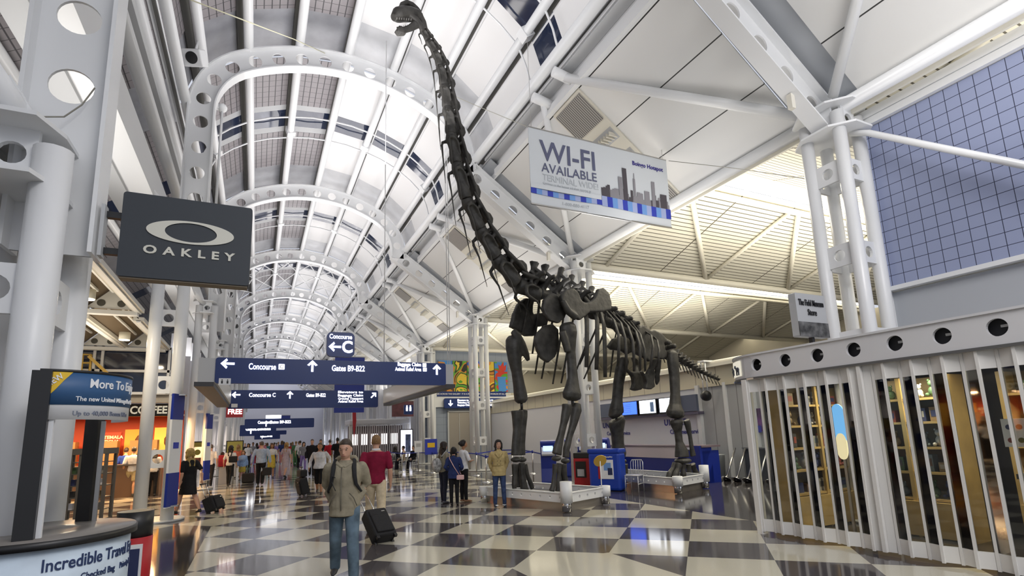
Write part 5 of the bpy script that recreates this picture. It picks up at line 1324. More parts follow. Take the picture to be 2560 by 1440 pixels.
    # clothes
    if bottom:
        m = MB(); g = .009
        if bkind in ('pants', 'shorts', 'capri'):
            m.loft([sec(s[0], s[1], s[2], s[3], 1, g) for s in tor[:5]], n)
            for P_, fd, an in lg:
                if bkind == 'pants': pts, rs = [P_[0], P_[1], P_[2], P_[3], P_[4]-V((0, 0, .012*S))], (.058, .053, .043, .041, .036) if not fem else (.056, .050, .038, .036, .029)
                elif bkind == 'capri': pts, rs = [P_[0], P_[1], P_[2], P_[3]], (.058, .054, .045, .043)
                else: pts, rs = [P_[0], P_[1], P_[1]*.2+P_[2]*.8], (.060, .058, .054)
                m.tube(pts, [v*S*w**.5 for v in rs], n)
        else:
            z1 = {'skirt': .29, 'dress': .27, 'long': .07}[bkind]; kx = {'skirt': 1.0, 'dress': 1.05, 'long': 1.0}[bkind]
            my = (lg[0][0][2].y+lg[1][0][2].y)/2; sy = abs(lg[0][0][2].y-lg[1][0][2].y)/2
            z1s = z1*S
            m.loft([(V((0, my*.9, z1s)), .105*S*w*kx, .085*S*w+sy*.8, V((1, 0, 0)), V((0, 1, 0))), (V((0, my*.5, (z1s+hz*S)/2)), .104*S*w, .082*S*w+sy*.45, V((1, 0, 0)), V((0, 1, 0)))] + [sec(s[0], s[1], s[2], s[3], 1, g+.004) for s in tor[2:6]], n+4)
        m.blob({'pants': 'trousers', 'shorts': 'shorts', 'capri': 'trousers'}.get(bkind, 'skirt'), bottom, rt, max(vox, .014), 3, False)
    if top:
        jac = sleeve == 'jacket'; g = .022 if jac else .011; m = MB()
        z0 = 1 if not jac else 0
        ts = [sec(s[0], s[1], s[2], s[3], 1, g) for s in tor[(1 if sleeve != 'tucked' else 3):10]]
        if jac: ts = [sec(.455, .088, .070, 0, 1, g)] + ts
        m.loft(ts, n)
        m.tube([T((0, -.004, .815)), T((0, -.004, .843 if not jac else .850))], [.046*S*(1.2 if jac else 1), .039*S*(1.2 if jac else 1)], n)
        for A in (AL, AR):
            sh, el, h = A; e = .012 if jac else .007
            if sleeve in ('short', 'tucked'): pts, rs = [sh, sh*.7+el*.3, sh*.15+el*.85], (.035, .037, .036)
            elif sleeve == 'none': continue
            else: pts, rs = [sh, sh*.7+el*.3, el, el*.6+h*.4, h*.96+el*.04], (.038, .037+e*.75, .030+e, .029+e, .021+e)
            m.tube([T(p) for p in pts], [v*S*(.9 if fem else 1) for v in rs], n, rnd=True)
        m.blob('jacket' if jac else ('shirt' if not fem else 'top'), top, rt, max(vox, .014), 3, False)
    for (P_, fd, an) in lg:
        m = MB(); a = an
        if a.z < .1*S: fd = V((0, 1, 0)) if abs(fd.z) < .35 else fd
        m.tube([a-fd*.022*S+V((0, 0, -.022*S)), a+fd*.02*S+V((0, 0, -.02*S)), a+fd*.06*S+V((0, 0, -.028*S)), a+fd*.10*S+V((0, 0, -.034*S))], [.022*S, .027*S, .025*S, .014*S], 10, .8, rnd=True)
        m.tube([a+V((0, 0, -.02*S)), a+V((0, 0, .012*S))], [.026*S, .024*S], 10)
        m.blob('shoe', shoes or BLACK, rt, max(vox*.8, .011), 2, False)
        if lod < 1 and shoes is None: pass
    if hair:
        hm_ = mat('hair_%d_%d_%d' % tuple(int(c*999) for c in hairc), hairc, .55, spec=.4, noise=.3, nscale=30)
        m = MB()
        thk = 1.07 if hair == 'short' else 1.22
        m.loft([(Hd(0, -.022, -.02), .041*S*thk, .034*S*thk, hx, hy), (Hd(0, -.018, .005), .044*S*thk, .044*S*thk, hx, hy), (Hd(0, -.010, .03), .044*S*thk, .053*S*thk, hx, hy), (Hd(0, -.006, .05), .039*S*thk, .049*S*thk, hx, hy), (Hd(0, -.006, .07), .024*S*thk, .031*S*thk, hx, hy), (Hd(0, -.006, .077), .006*S, .008*S, hx, hy)], n)
        if hair in ('long', 'shoulder'):
            ln = -.13 if hair == 'shoulder' else -.19
            for s in (-1, 0, 1): m.tube([Hd(s*.030, -.025, .02), Hd(s*.043, -.024, -.04), Hd(s*.040, -.034, -.09), T((s*.032, -.055, .93+ln))], [.026*S, .027*S, .026*S, .014*S], 10, rnd=True)
            for s in (-1, 1): m.tube([Hd(s*.032, .02, .055), Hd(s*.050, .018, .01), Hd(s*.050, .008, -.05), Hd(s*.042, .004, -.095)], [.010*S, .014*S, .016*S, .012*S], 8, rnd=True)
        if hair == 'bun': m.ball(Hd(0, -.062, .04), .030*S, 10)
        if hair == 'pony': m.tube([Hd(0, -.055, .03), Hd(0, -.085, 0), Hd(0, -.075, -.08)], [.018*S, .02*S, .008*S], 8, rnd=True)
        m.blob('hair', hm_, rt, max(vox*.8, .011), 2, False)
    if lod < 2:
        for s in (-1, 1):
            o = MB().ball(Hd(s*.018, .0485, .002), (.0075*S, .005*S, .0042*S), 8).build('eye', EYEW, rt, False)
            if lod == 0: MB().tube([Hd(s*.010, .053, .014), Hd(s*.020, .052, .0165), Hd(s*.030, .044, .013)], [.0022*S, .003*S, .0018*S], 6).build('eyebrow', mat('brow', (.04, .025, .015), .7), rt, False)
        m = MB(); m.tube([Hd(-.014, .0555, -.0405), Hd(0, .060, -.040), Hd(.014, .0555, -.0405)], [.002*S, .0042*S, .002*S], 6); m.build('mouth', LIP, rt, False)
    rt['_'] = 0; del rt['_']
    def W(p): return wmat(rt) @ T(p)
    rt_T = lambda p: Matrix.Translation(rt.location) @ rt.rotation_euler.to_matrix().to_4x4() @ T(p)
    return rt, rt_T, dict(AL=AL, AR=AR, Hd=lambda *q: Matrix.Translation(rt.location) @ rt.rotation_euler.to_matrix().to_4x4() @ Hd(*q), S=S)
def at(x, y): p = gr(x, y); return (p.x, p.y)
def toward(x, y, d=0):     # compass that faces the lens, turned by d degrees
    p = gr(x, y); return math.degrees(math.atan2(-p.y, -p.x))+d
JEANS = cloth('faded_denim', (.10, .145, .19), n=.5, s=5); JEANS2 = cloth('denim', (.04, .065, .15), n=.4, s=8); BLKC = cloth('black', (.012, .012, .014)); KHAKI = cloth('khaki', (.46, .39, .27)); WHT = cloth('white', (.68, .68, .70))
def suitcase(label, loc, rz_, w_, h, d, tilt, handle, mt=BLACKF, group=None, extra=None):
    t = thing('suitcase', label, 'suitcase', (loc[0], loc[1], 0), rz_, group); c, s = math.cos(tilt), math.sin(tilt)
    rot = Matrix.Rotation(tilt, 3, 'X')
    def Q(x, y, z): return rot @ V((x, y, z)) + V((0, 0, .055))
    MB().box(Q(0, 0, h/2+.02), (w_, d, h), rot=rot).build('case', mt, t, False, bevel=.035)
    MB().box(Q(0, -d/2-.02, h*.42), (w_*.8, .04, h*.6), rot=rot).build('front_pocket', mt, t, False, bevel=.018)
    MB().box(Q(0, -d/2-.012, h*.82), (w_*.8, .03, h*.2), rot=rot).build('front_pocket', mt, t, False, bevel=.012)
    for sx in (-1, 1):
        MB().tube([Q(sx*w_*.4-.02, d*.35, .0), Q(sx*w_*.4+.02, d*.35, .0)], .05, 14).build('wheel', BLACK, t, False)
        MB().tube([Q(sx*w_*.22, d*.3, h), Q(sx*w_*.22, d*.3, h+handle)], .011, 8).build('handle_rod', CHROME if mt is not RED else BLACK, t, False)
        MB().box(Q(sx*w_*.4, -d*.35, .0), (.05, .05, .05), rot=rot).build('foot', BLACK, t, False)
    MB().tube([Q(-w_*.27, d*.3, h+handle), Q(w_*.27, d*.3, h+handle)], .018, 8, rnd=True).build('handle_grip', BLACK, t, False)
    MB().tube([Q(-.09, 0, h+.01), Q(-.07, 0, h+.05), Q(.07, 0, h+.05), Q(.09, 0, h+.01)], .012, 8).build('top_handle', BLACK, t, False)
    MB().box(Q(w_*.22, -d/2-.034, h*.84), (.06, .008, .02), rot=rot).build('badge', STEEL, t, False)
    return t
# ---- the man in the foreground
GREYJ = cloth('olive_grey_fleece', (.27, .24, .175), n=.2, s=9, b=.6)
mp = at(858, 1452)
man, mT, mi = person('man in olive grey zip jacket and faded jeans walking at the camera', mp, toward(858, 1452, -8), 1.765, top=GREYJ, bottom=JEANS, shoes=mat('dark_trainer', (.03, .03, .035), .6), hair='short', hairc=(.05, .035, .025), sleeve='jacket',
    legs=(14, 10, -12, 14), arms=((-.082, -.012, .56), (.082, -.012, .56), (-.55, -1, 0), (.55, -1, 0)), lod=0, look=(-8, -9), w=1.03, splay=.03)
def onman(pts, r, name, m, parent, T_=mT, flat=1, n=8): return MB().tube([T_(p) for p in pts], r, n, flat).build(name, m, parent)
onman([(.012, .094, .50), (.012, .101, .62), (.012, .108, .72), (.012, .088, .80)], .006, 'zip', mat('zip_grey', (.16, .15, .12), .5), man)
for s in (-1, 1):
    onman([(s*.045, .101, .62), (s*.075, .094, .585), (s*.095, .080, .53)], .006, 'pocket_seam', mat('seam_dark', (.10, .09, .07), .8), man)
m = MB(); m.tube([mT((-.075, -.02, .845)), mT((-.055, -.075, .855)), mT((0, -.10, .85)), mT((.055, -.075, .855)), mT((.075, -.02, .845)), mT((.05, .045, .825)), mT((.012, .075, .80))], [.03, .05, .06, .05, .03, .028, .02], 10); m.tube([mT((-.075, -.02, .845)), mT((-.05, .045, .825)), mT((-.0, .075, .80))], [.03, .028, .02], 10); m.blob('hood', GREYJ, man, .014, 3)
m = MB(); m.loft([(mT((0, 0, .452)), .175, .145, V((1, 0, 0)), V((0, 1, 0))), (mT((0, 0, .47)), .17, .14, V((1, 0, 0)), V((0, 1, 0)))], 16); m.build('undershirt_hem', BLKC, man)
onman([(.055, .098, .73), (.075, .094, .745), (.078, .096, .70), (.062, .104, .665), (.05, .106, .64)], .006, 'cord', BLACK, man)
bp = thing('backpack', 'black backpack worn by the man in the olive grey jacket', 'backpack', (mT((0, -.13, .5))))
m = MB(); m.loft([(mT((0, -.15, .57)), .13, .07, V((1, 0, 0)), V((0, 1, 0))), (mT((0, -.155, .66)), .14, .09, V((1, 0, 0)), V((0, 1, 0))), (mT((0, -.15, .76)), .13, .08, V((1, 0, 0)), V((0, 1, 0))), (mT((0, -.14, .80)), .09, .05, V((1, 0, 0)), V((0, 1, 0)))], 14); m.blob('pack', BLACKF, bp, .018, 3)
for s in (-1, 1):
    m = MB(); m.tube([mT((s*.06, -.10, .80)), mT((s*.066, -.05, .845)), mT((s*.068, .02, .852)), mT((s*.072, .075, .80)), mT((s*.078, .088, .74)), mT((s*.088, .078, .68)), mT((s*.112, .04, .635)), mT((s*.12, -.04, .61))], [.026, .028, .028, .028, .026, .022, .016, .012], 8, .45, V((0, 1, 0))); m.build('shoulder_strap', BLACKF, bp)
# ---- maroon polo and his black case
mp = at(938, 1334)
mar, rT, ri = person('man in maroon polo shirt and cream trousers walking away with a black case', mp, toward(938, 1334, 180-4), 1.83, top=cloth('maroon_polo', (.20, .010, .035)), bottom=cloth('cream_chino', (.55, .46, .32)), shoes=mat('brown_shoe', (.10, .05, .03), .5), hair='short', hairc=(.20, .11, .045),
    legs=(16, 14, -14, 12), arms=((-.135, -.10, .49), (.15, .03, .49), (-.3, -1, .2), (.3, -1, 0)), lod=0, w=1.05, splay=.02)
m = MB(); m.loft([(rT((0, -.004, .838)), .085, .08, V((1, 0, 0)), V((0, 1, 0))), (rT((0, -.004, .862)), .076, .072, V((1, 0, 0)), V((0, 1, 0)))], 14); m.build('collar', WHT, mar)
hpos = rT((-.142, -.11, .455))
cp = V((*at(963, 1358), 0)); rr = math.atan2(hpos.y-cp.y, hpos.x-cp.x); dh = (V((hpos.x, hpos.y, 0))-cp).length
def tow(dh, hz, yo): L = math.sqrt(max(dh*dh+hz*hz-yo*yo, .01)); return L, math.atan2(dh, hz)-math.atan2(yo, L)
ln, tl = tow(dh, hpos.z-.055, .24*.3)
suitcase('black upright wheeled suitcase tilted behind the man in maroon, on the checkered floor', cp, rr-PI/2, .40, .58, .24, -tl, max(.2, ln-.58))
# ---- woman in the beige coat
bp_ = at(1250, 1266)
bei, bT, bi = person('young woman in a beige coat and jeans standing beside the front platform', bp_, toward(1250, 1266, 6), 1.615, True, 0, top=cloth('beige_trench', (.46, .36, .17), b=.4), bottom=JEANS2, shoes=mat('navy_sneaker', (.02, .025, .05), .6), hair='shoulder', hairc=(.012, .010, .010), sleeve='jacket',
    legs=(2, 2, 1, 2), splay=.022, arms=((-.085, -.09, .52), (.085, -.09, .52), (-1, -.5, -.2), (1, -.5, -.2)), lod=0, w=1.0, look=(6, 3))
for (a, b) in (((-.05, .075, .80), (.01, .103, .72)), ((.05, .075, .80), (0, .103, .72))): MB().tube([bT(a), bT(((a[0]+b[0])/2, .105, .765)), bT(b)], [.025, .03, .012], 8, .35, V((0, 1, 0))).build('lapel', cloth('beige_trench', (.46, .36, .17)), bei)
for (x, z) in ((-.02, .68), (.03, .68), (-.02, .63), (.03, .63)): MB().ball(bT((x, .1, z)), .010, 8).build('button', BLACK, bei)
MB().loft([(bT((0, .004, .605)), .157, .128, V((1, 0, 0)), V((0, 1, 0))), (bT((0, .004, .625)), .157, .128, V((1, 0, 0)), V((0, 1, 0)))], 16).build('belt', cloth('beige_belt', (.40, .31, .14)), bei)
for s in (-1, 1): MB().box(bT((s*.06, .062, .028)), (.06, .10, .02)).build('toe_cap', PAPER, bei)
# ---- the three girls
g1, T1, _ = person('girl in grey top and dark trousers with a patterned backpack, left of the three friends', at(1110, 1258), 20, 1.60, True, 0, top=cloth('khaki_grey', (.30, .27, .20)), bottom=cloth('dark_denim', (.025, .028, .045)), shoes=mat('grey_sneaker', (.10, .10, .12), .6), hair='long', hairc=(.02, .014, .012), sleeve='long', legs=(3, 2, -2, 2), arms=((-.12, .08, .6), (.12, .1, .6), None, None), lod=1, look=(-10, -8))
b1 = thing('backpack', 'grey backpack with a white geometric pattern on the girl in grey', 'backpack', T1((0, -.12, .5)))
m = MB(); c = T1((-.02, -.125, .62)); m.ball(c, (.14, .16, .2), 12); m.blob('pack', mat('pattern_pack', (.34, .34, .34), .7, noise=.75, nscale=14), b1, .018, 3)
for s in (-1, 1): MB().tube([T1((s*.06, -.09, .76)), T1((s*.07, 0, .845)), T1((s*.08, .085, .75)), T1((s*.09, .05, .6))], .014, 6).build('strap', GREYP, b1)
g2, T2, _ = person('girl in navy jacket seen from behind, in the middle of the three friends', at(1136, 1263), 62, 1.46, True, 0, top=cloth('navy_blazer', (.022, .035, .115)), bottom=BLKC, shoes=BLACK, hair='long', hairc=(.008, .007, .008), sleeve='jacket', legs=(0, 0, 3, 3), arms=((-.11, .1, .6), (.11, .1, .6), None, None), lod=1)
b2 = thing('handbag', 'small pale pink shoulder bag hanging on the girl in navy', 'bag', T2((.12, -.06, .45)))
MB().box(T2((.12, -.055, .475)), (.19, .07, .12), R(62-90)).build('pouch', mat('pink_leather', (.72, .45, .44), .5), b2, bevel=.02)
MB().tube([T2((.10, -.065, .52)), T2((.02, -.112, .66)), T2((-.06, -.075, .80)), T2((-.075, -.01, .845)), T2((-.05, .07, .78)), T2((.06, .105, .62)), T2((.12, .04, .52))], .010, 6).build('strap', mat('pink_leather', (.72, .45, .44)), b2)
g3, T3, _ = person('girl in white printed T-shirt looking up, right of the three friends', at(1160, 1255), 8, 1.63, True, 1, top=WHT, bottom=BLKC, shoes=mat('tan_shoe', (.25, .13, .07), .6), hair='bun', hairc=(.015, .011, .01), sleeve='short', legs=(0, 1, 3, 2), arms=((-.06, .13, .655), (.06, .13, .66), (-1, -.6, -.6), (1, -.6, -.6)), lod=1, look=(0, 22))
MB().ball(T3((.055, .075, .71)), (.05, .05, .055), 10).build('shirt_print', mat('red_heart_print', (.45, .03, .05), .7), g3)
# ---- woman in black with the low case
bd, Tb, _ = person('blonde woman in a black dress and heels striding left with a black case', at(466, 1286), 128, 1.72, True, 0, top=BLKC, bottom=BLKC, bkind='skirt', shoes=BLACK, hair='long', hairc=(.36, .25, .075), sleeve='short', legs=(24, 4, -22, 12), arms=((-.13, .0, .48), (.14, -.12, .50), None, None), lod=1)
hp_ = Tb((.145, -.13, .46)); cp = V((*at(540, 1282), 0)); rr = math.atan2(hp_.y-cp.y, hp_.x-cp.x)
dh = (V((hp_.x, hp_.y, 0))-cp).length; ln, tl = tow(dh, hp_.z-.055, .28*.3)
suitcase('black low wheeled case towed by the blonde woman in black', cp, rr-PI/2, .46, .36, .28, -tl, max(.2, ln-.36))
# ---- the middle distance
person('heavy-set man in light blue shirt and black trousers seen from behind, centre of the hall', at(650, 1212), 84, 1.80, top=cloth('light_blue', (.34, .42, .56)), bottom=BLKC, shoes=BLACK, hair='short', hairc=(.08, .06, .05), sleeve='long', legs=(12, 10, -10, 12), w=1.22, lod=1, arms=((-.2, .0, .5), (.2, .0, .5), None, None))
wb_, Tw, _ = person('woman in white blouse and black capri trousers walking at us with a trolley bag', at(797, 1236), toward(797, 1236, -6), 1.68, True, 1, top=WHT, bottom=BLKC, bkind='capri', shoes=BLACK, hair='short', hairc=(.10, .065, .03), sleeve='long', legs=(14, 8, -14, 18), w=1.2, lod=1, arms=((-.19, -.03, .56), (.19, .03, .53), None, None))
cp = V((*at(761, 1240), 0)); suitcase('black trolley bag with a red side towed by the woman in the white blouse', cp, R(-70), .36, .52, .26, .25, .35); t = bpy.data.objects['suitcase.002'] if 'suitcase.002' in bpy.data.objects else None
if t: MB().box((-.19, .05, .36), (.03, .2, .42)).build('red_side', RED, t, False, bevel=.012); MB().box((0, -.1, .72), (.3, .24, .22)).build('tote', BLACKF, t, False, bevel=.04)
CR = [
 ('man in dark suit and pale tie walking at the camera behind the woman in white', (778, 1192), -100, 1.83, False, 0, (.012, .012, .016), (.012, .012, .016), 'pants', 'jacket', 'short', (.09, .07, .06)),
 ('man in black top directly right of the man in the suit, far off', (800, 1178), -95, 1.80, False, 1, (.015, .015, .018), (.02, .02, .03), 'pants', 'short', 'short', (.03, .02, .02)),
 ('man in red shirt beside a broad man in black, seen from behind', (823, 1180), 85, 1.78, False, 0, (.36, .015, .03), (.40, .34, .24), 'pants', 'short', 'short', (.06, .04, .03)),
 ('broad man in black T-shirt seen from behind, left of the foreground man', (842, 1183), 88, 1.86, False, 2, (.010, .010, .012), (.03, .03, .035), 'pants', 'short', 'short', (.01, .01, .01)),
 ('woman in long lavender dress with long blonde hair in the middle of the hall', (713, 1194), 60, 1.72, True, 0, (.42, .36, .42), (.42, .36, .42), 'long', 'short', 'long', (.34, .20, .07)),
 ('man in white shirt and black trousers standing at the left tube columns', (522, 1216), 80, 1.74, False, 0, (.66, .66, .68), (.015, .015, .02), 'pants', 'short', 'short', (.10, .07, .05)),
 ('woman in white top with black hair and a black shoulder bag at left', (572, 1215), 75, 1.68, True, 0, (.62, .62, .62), (.02, .02, .02), 'pants', 'short', 'long', (.012, .01, .01)),
 ('child wrapped in a blue striped towel with a yellow striped skirt', (604, 1203), -80, 1.42, True, 0, (.22, .34, .58), (.42, .33, .06), 'skirt', 'jacket', 'shoulder', (.22, .12, .05)),
 ('woman in coral orange top seen from behind, beyond the towel child', (592, 1196), 95, 1.70, True, 0, (.66, .16, .10), (.5, .5, .5), 'pants', 'short', 'shoulder', (.30, .18, .07)),
 ('woman in white top and yellow skirt right of the blue-shirted man', (677, 1196), -88, 1.70, True, 1, (.66, .66, .66), (.50, .38, .06), 'skirt', 'short', 'shoulder', (.10, .05, .03)),
 ('man in white T-shirt and khaki shorts waiting at the coffee shop', (325, 1243), 95, 1.76, False, 1, (.66, .66, .68), (.38, .32, .18), 'shorts', 'short', 'short', (.02, .015, .01)),
 ('woman in patterned white top and black trousers between the left tubes', (378, 1240), 100, 1.66, True, 1, (.55, .53, .50), (.012, .012, .014), 'pants', 'short', 'shoulder', (.02, .015, .01)),
 ('man in royal blue shirt half hidden by the khaki shorts man', (306, 1236), 80, 1.74, False, 0, (.02, .05, .30), (.03, .03, .05), 'pants', 'short', 'short', (.03, .02, .02)),
 ('man in black standing between the left tubes at the coffee shop', (352, 1238), 90, 1.80, False, 1, (.012, .012, .014), (.012, .012, .014), 'pants', 'long', 'short', (.02, .015, .01)),
 ('child in pink top beside the woman with the black shoulder bag', (552, 1206), 70, 1.38, True, 1, (.55, .20, .22), (.10, .10, .14), 'pants', 'short', 'long', (.10, .05, .03)),
]
for i, (lb, px, hd, h, f, s, c1, c2, bk, sl, hr, hc_) in enumerate(CR):
    person(lb, at(*px), hd, h, f, s, top=cloth('crowd_top_%d' % i, c1), bottom=cloth('crowd_bottom_%d' % i, c2), bkind=bk, sleeve=sl, hair=hr, hairc=hc_, lod=2 if i not in (4,) else 1, legs=(12, 8, -12, 14) if i % 2 == 0 else (4, 2, -5, 6), shoes=BLACK)
p = at(578, 1216); o = MB().box((p[0]+.02, p[1]-.16, 1.1), (.32, .14, .26)).build('shoulder_bag', BLACKF, bevel=.03); tag(o, 'black shoulder bag on the woman in white near the left columns', 'bag')
p = at(632, 1206); o = MB().box((p[0]-.2, p[1], .21), (.5, .3, .42)).build('duffel_bag', BLACKF, bevel=.06); tag(o, 'black duffel bag low on the floor left of the blue-shirted man', 'bag')
p = at(671, 1212); o = MB().box((p[0]-.08, p[1], .55), (.36, .16, .32)).build('briefcase', BLACKF, bevel=.03); tag(o, 'black briefcase carried by the blue-shirted man on his right', 'bag')
p = at(746, 1158); o = MB().box((p[0], p[1], .3), (.55, .3, .5)).build('suitcase', BLACKF, bevel=.05); tag(o, 'black case standing far off right of the lavender dress', 'suitcase')
# the far crowd
rs = random.Random(21)
FARP = [(618, 1172), (630, 1165), (640, 1160), (655, 1163), (666, 1158), (684, 1162), (694, 1156), (703, 1160), (725, 1162), (738, 1166), (748, 1172), (757, 1176), (610, 1160), (648, 1150), (676, 1148), (690, 1146), (708, 1147), (730, 1150), (662, 1143), (622, 1152), (745, 1152)]
cols = [('white', (.6, .6, .62)), ('grey', (.2, .2, .22)), ('black', (.015, .015, .02)), ('pink', (.55, .22, .28)), ('teal', (.03, .18, .2)), ('violet', (.22, .16, .42)), ('tan', (.4, .3, .2)), ('navy', (.03, .05, .16)), ('red', (.35, .03, .03)), ('green', (.06, .16, .07))]
PLC = ['far left of', 'left part of', 'middle of', 'right part of', 'far right of']
seen = set()
for i, (x, y) in enumerate(FARP):
    cn, c = cols[i % 10]; c2n, c2 = cols[(i*3+2) % 10]
    row = ['nearest row', 'middle row', 'furthest row'][0 if y > 1158 else (1 if y > 1149 else 2)]
    lb = f'person in {cn} top, {c2n} trousers, {PLC[min(4, int((x-605)/31))]} {row} of crowd'
    person(lb, at(x, y), rs.choice((90, -90, 80, -80)), rs.uniform(1.62, 1.84), rs.random() < .5, rs.choice((0, 0, 1, 2)), top=cloth('far_'+cn, c), bottom=cloth('far_'+c2n, c2), hair=rs.choice(('short', 'shoulder')), hairc=rs.choice(((.02, .015, .01), (.10, .06, .03), (.25, .15, .06))), lod=2, legs=rs.choice(((12, 8, -12, 14), (4, 2, -5, 6))), sleeve=rs.choice(('short', 'long')), shoes=BLACK, group='far crowd')
# seated travellers
CHM = mat('aluminium_chair', (.62, .63, .65), .3, .6)
def chair(name, label, loc, rz_, group=None):
    t = thing(name, label, 'chair', loc, rz_, group)
    MB().box((0, 0, .45), (.42, .42, .03)).build('seat', CHM, t, False, bevel=.01)
    for sx in (-1, 1):
        MB().tube([(sx*.19, .19, .45), (sx*.20, .21, 0)], .013, 8).build('leg', CHM, t, False)
        MB().tube([(sx*.19, -.19, .0), (sx*.19, -.20, .45)], .013, 8).build('leg', CHM, t, False)
    MB().tube([(-.19, -.20, .45), (-.19, -.24, .80), (-.15, -.25, .87), (.15, -.25, .87), (.19, -.24, .80), (.19, -.20, .45)], .014, 8).build('back_frame', CHM, t, False)
    for q in range(4): MB().tube([(-.11+q*.073, -.205, .46), (-.11+q*.073, -.247, .86)], .012, 6).build('back_slat', CHM, t, False)
    for sx in (-1, 1): MB().tube([(sx*.195, -.2, .22), (sx*.195, .2, .22)], .009, 6).build('stretcher', CHM, t, False)
    return t
for i, (x, y, hd, c, lb) in enumerate(((988, 1172, 40, (.02, .02, .025), 'left'), (1009, 1173, 150, (.30, .25, .2), 'middle'), (1034, 1171, 200, (.012, .012, .015), 'right'))):
    p = at(x, y); fw = V((math.cos(R(hd)), math.sin(R(hd)), 0))
    person(f'seated traveller in {["black", "tan", "dark"][i]} clothes, {lb} of three sitting by the lit poster', p, hd, 1.72, i == 0, 0, top=cloth('seat_top_%d' % i, c), bottom=cloth('seat_bot_%d' % i, (.02, .02, .03)), hair='short' if i else 'shoulder', hairc=(.015, .012, .01), lod=2, legs=(86, 84, 82, 80), sit=True, sleeve='long', arms=((-.1, .14, .58), (.1, .14, .58), None, None), shoes=BLACK)
    chair('metal_chair', f'aluminium slat-back chair under the {lb} seated traveller', (p[0], p[1], 0), R(hd-90), 'chairs by the lit poster')
# ================================================================ lobby and shopfront furniture
# ---- blue-belted stanchions
def stanchion(x, y, label):
    t = thing('barrier_post', label, 'barrier post', (x, y, 0), 0, 'belt barrier posts')
    MB().lathe([(0, 0), (.17, 0), (.17, .012), (.05, .04), (.03, .05)], (x, y, 0), 20).build('base', CHROME, t); MB().tube([(x, y, .03), (x, y, .93)], .03, 12).build('post', STEEL, t)
    MB().tube([(x, y, .88), (x, y, 1.0)], .036, 12).build('belt_head', ROYAL, t); return t
SP = [(1375, 1206), (1333, 1184), (1282, 1190), (1216, 1206), (1192, 1189), (1140, 1178), (1082, 1182), (1046, 1176), (1005, 1180), (975, 1173), (1306, 1172), (1245, 1172)]
nm = ['nearest, with a broad base right of the dinosaur front legs', 'standing between the dinosaur front legs and the kiosk', 'just right of the woman in beige', 'just left of the woman in beige', 'behind the girl in the white T-shirt', 'behind the three friends',
      'left of the three friends', 'second left of the three friends', 'in front of the seated travellers on the right', 'in front of the seated travellers on the left', 'far back between the two front legs', 'far back at the mural wall, left of the front legs']
pts = []
for (x, y), n_ in zip(SP, nm):
    p = gr(x, y); pts.append(p); stanchion(p.x, p.y, 'steel belt post '+n_)
BELT = mat('blue_belt', (.015, .03, .30), .6)
for i, (a, b) in enumerate(((0, 1), (1, 2), (2, 3), (3, 4), (4, 5), (5, 6), (6, 7), (7, 8), (8, 9), (1, 10), (10, 11), (11, 4))):
    o = MB().bar(pts[a]+V((0, 0, .93)), pts[b]+V((0, 0, .93)), .012, .05).build('barrier_belt', BELT)
    tag(o, f'blue barrier belt stretched between the post {nm[a].split(",")[0].split(" with")[0]} and its neighbour {["left", "behind", "right"][i % 3]}'[:118].rsplit(' ', 0)[0], 'belt', 'blue barrier belts')
    o['label'] = f'blue belt from the {ORD[i] if i < 10 else ("eleventh" if i == 10 else "twelfth")} queue gap counted leftwards from the kiosk'
# ---- check-in kiosks
def kiosk(x, y, rz_, label):
    t = thing('checkin_kiosk', label, 'kiosk', (x, y, 0), rz_, 'self check-in kiosks')
    prof = [(-.12, 0), (.30, 0), (.30, .06), (.18, .5), (.20, 1.0), (.34, 1.38), (.28, 1.45), (.10, 1.48), (-.06, 1.40), (-.16, 1.0), (-.18, .5)]
    MB().prism([(-.27, -p, q) for p, q in prof], (.54, 0, 0)).build('shell', ROYAL, t, False, bevel=.02)
    rot = Matrix.Rotation(R(-20), 3, 'X')
    MB().box((0, -.29, 1.2), (.46, .03, .44), rot=rot).build('bezel', PAPER, t, False); MB().box((0, -.315, 1.24), (.34, .012, .26), rot=rot).build('touch_screen', mat('kiosk_screen', (.35, .55, .85), .3, emit=.9, ecol=(.5, .7, 1)), t, False)
    MB().box((0, -.28, .97), (.46, .12, .05)).build('shelf', GREYP, t, False)
    MB().box((0, -.315, 1.05), (.3, .012, .06), rot=rot).build('slot_panel', BLACK, t, False)
    return t
for (x, y, lb, a) in ((1374, 1207, 'blue check-in kiosk right behind the dinosaur front leg, nearest of the kiosks', 60), (1512, 1192, 'blue check-in kiosk left of the dinosaur hind leg behind the blue bin', 40), (1432, 1190, 'blue check-in kiosk mostly hidden behind the near front leg', 60), (1466, 1186, 'blue check-in kiosk behind the white tube column', 55)):
    p = gr(x, y); kiosk(p.x, p.y, R(a-90), lb)
# ---- bins
t = thing('recycling_bin', 'big royal blue recycling bin with a white poster beside the metal chair', 'bin', (9.52, 13.42, 0), R(-58))
BB = mat('bin_blue', (.010, .05, .40), .35)
MB().box((0, 0, .55), (1.0, .52, 1.1)).build('bin_body', BB, t, False, bevel=.08); MB().box((0, 0, 1.14), (1.04, .56, .14)).build('bin_lid', BB, t, False, bevel=.05)
MB().box((.1, -.27, .62), (.40, .02, .55)).build('poster', PAPER, t, False); MB().box((-.14, -.282, .62), (.07, .008, .55)).build('red_strip', RED, t, False); MB().box((.12, -.283, .70), (.22, .006, .22)).build('poster_picture', B2, t, False)
MB().box((.2, -.285, .56), (.14, .006, .2)).build('poster_picture', INK, t, False); text('lettering', 'Charge Recycling', .06, (.08, -.272, .96), XR, ZU, PAPER, None, .02).parent = t
t = thing('vending_bin', 'dark red and black bin left of the blue recycling bin', 'bin', (9.62, 14.75, 0), R(-58))
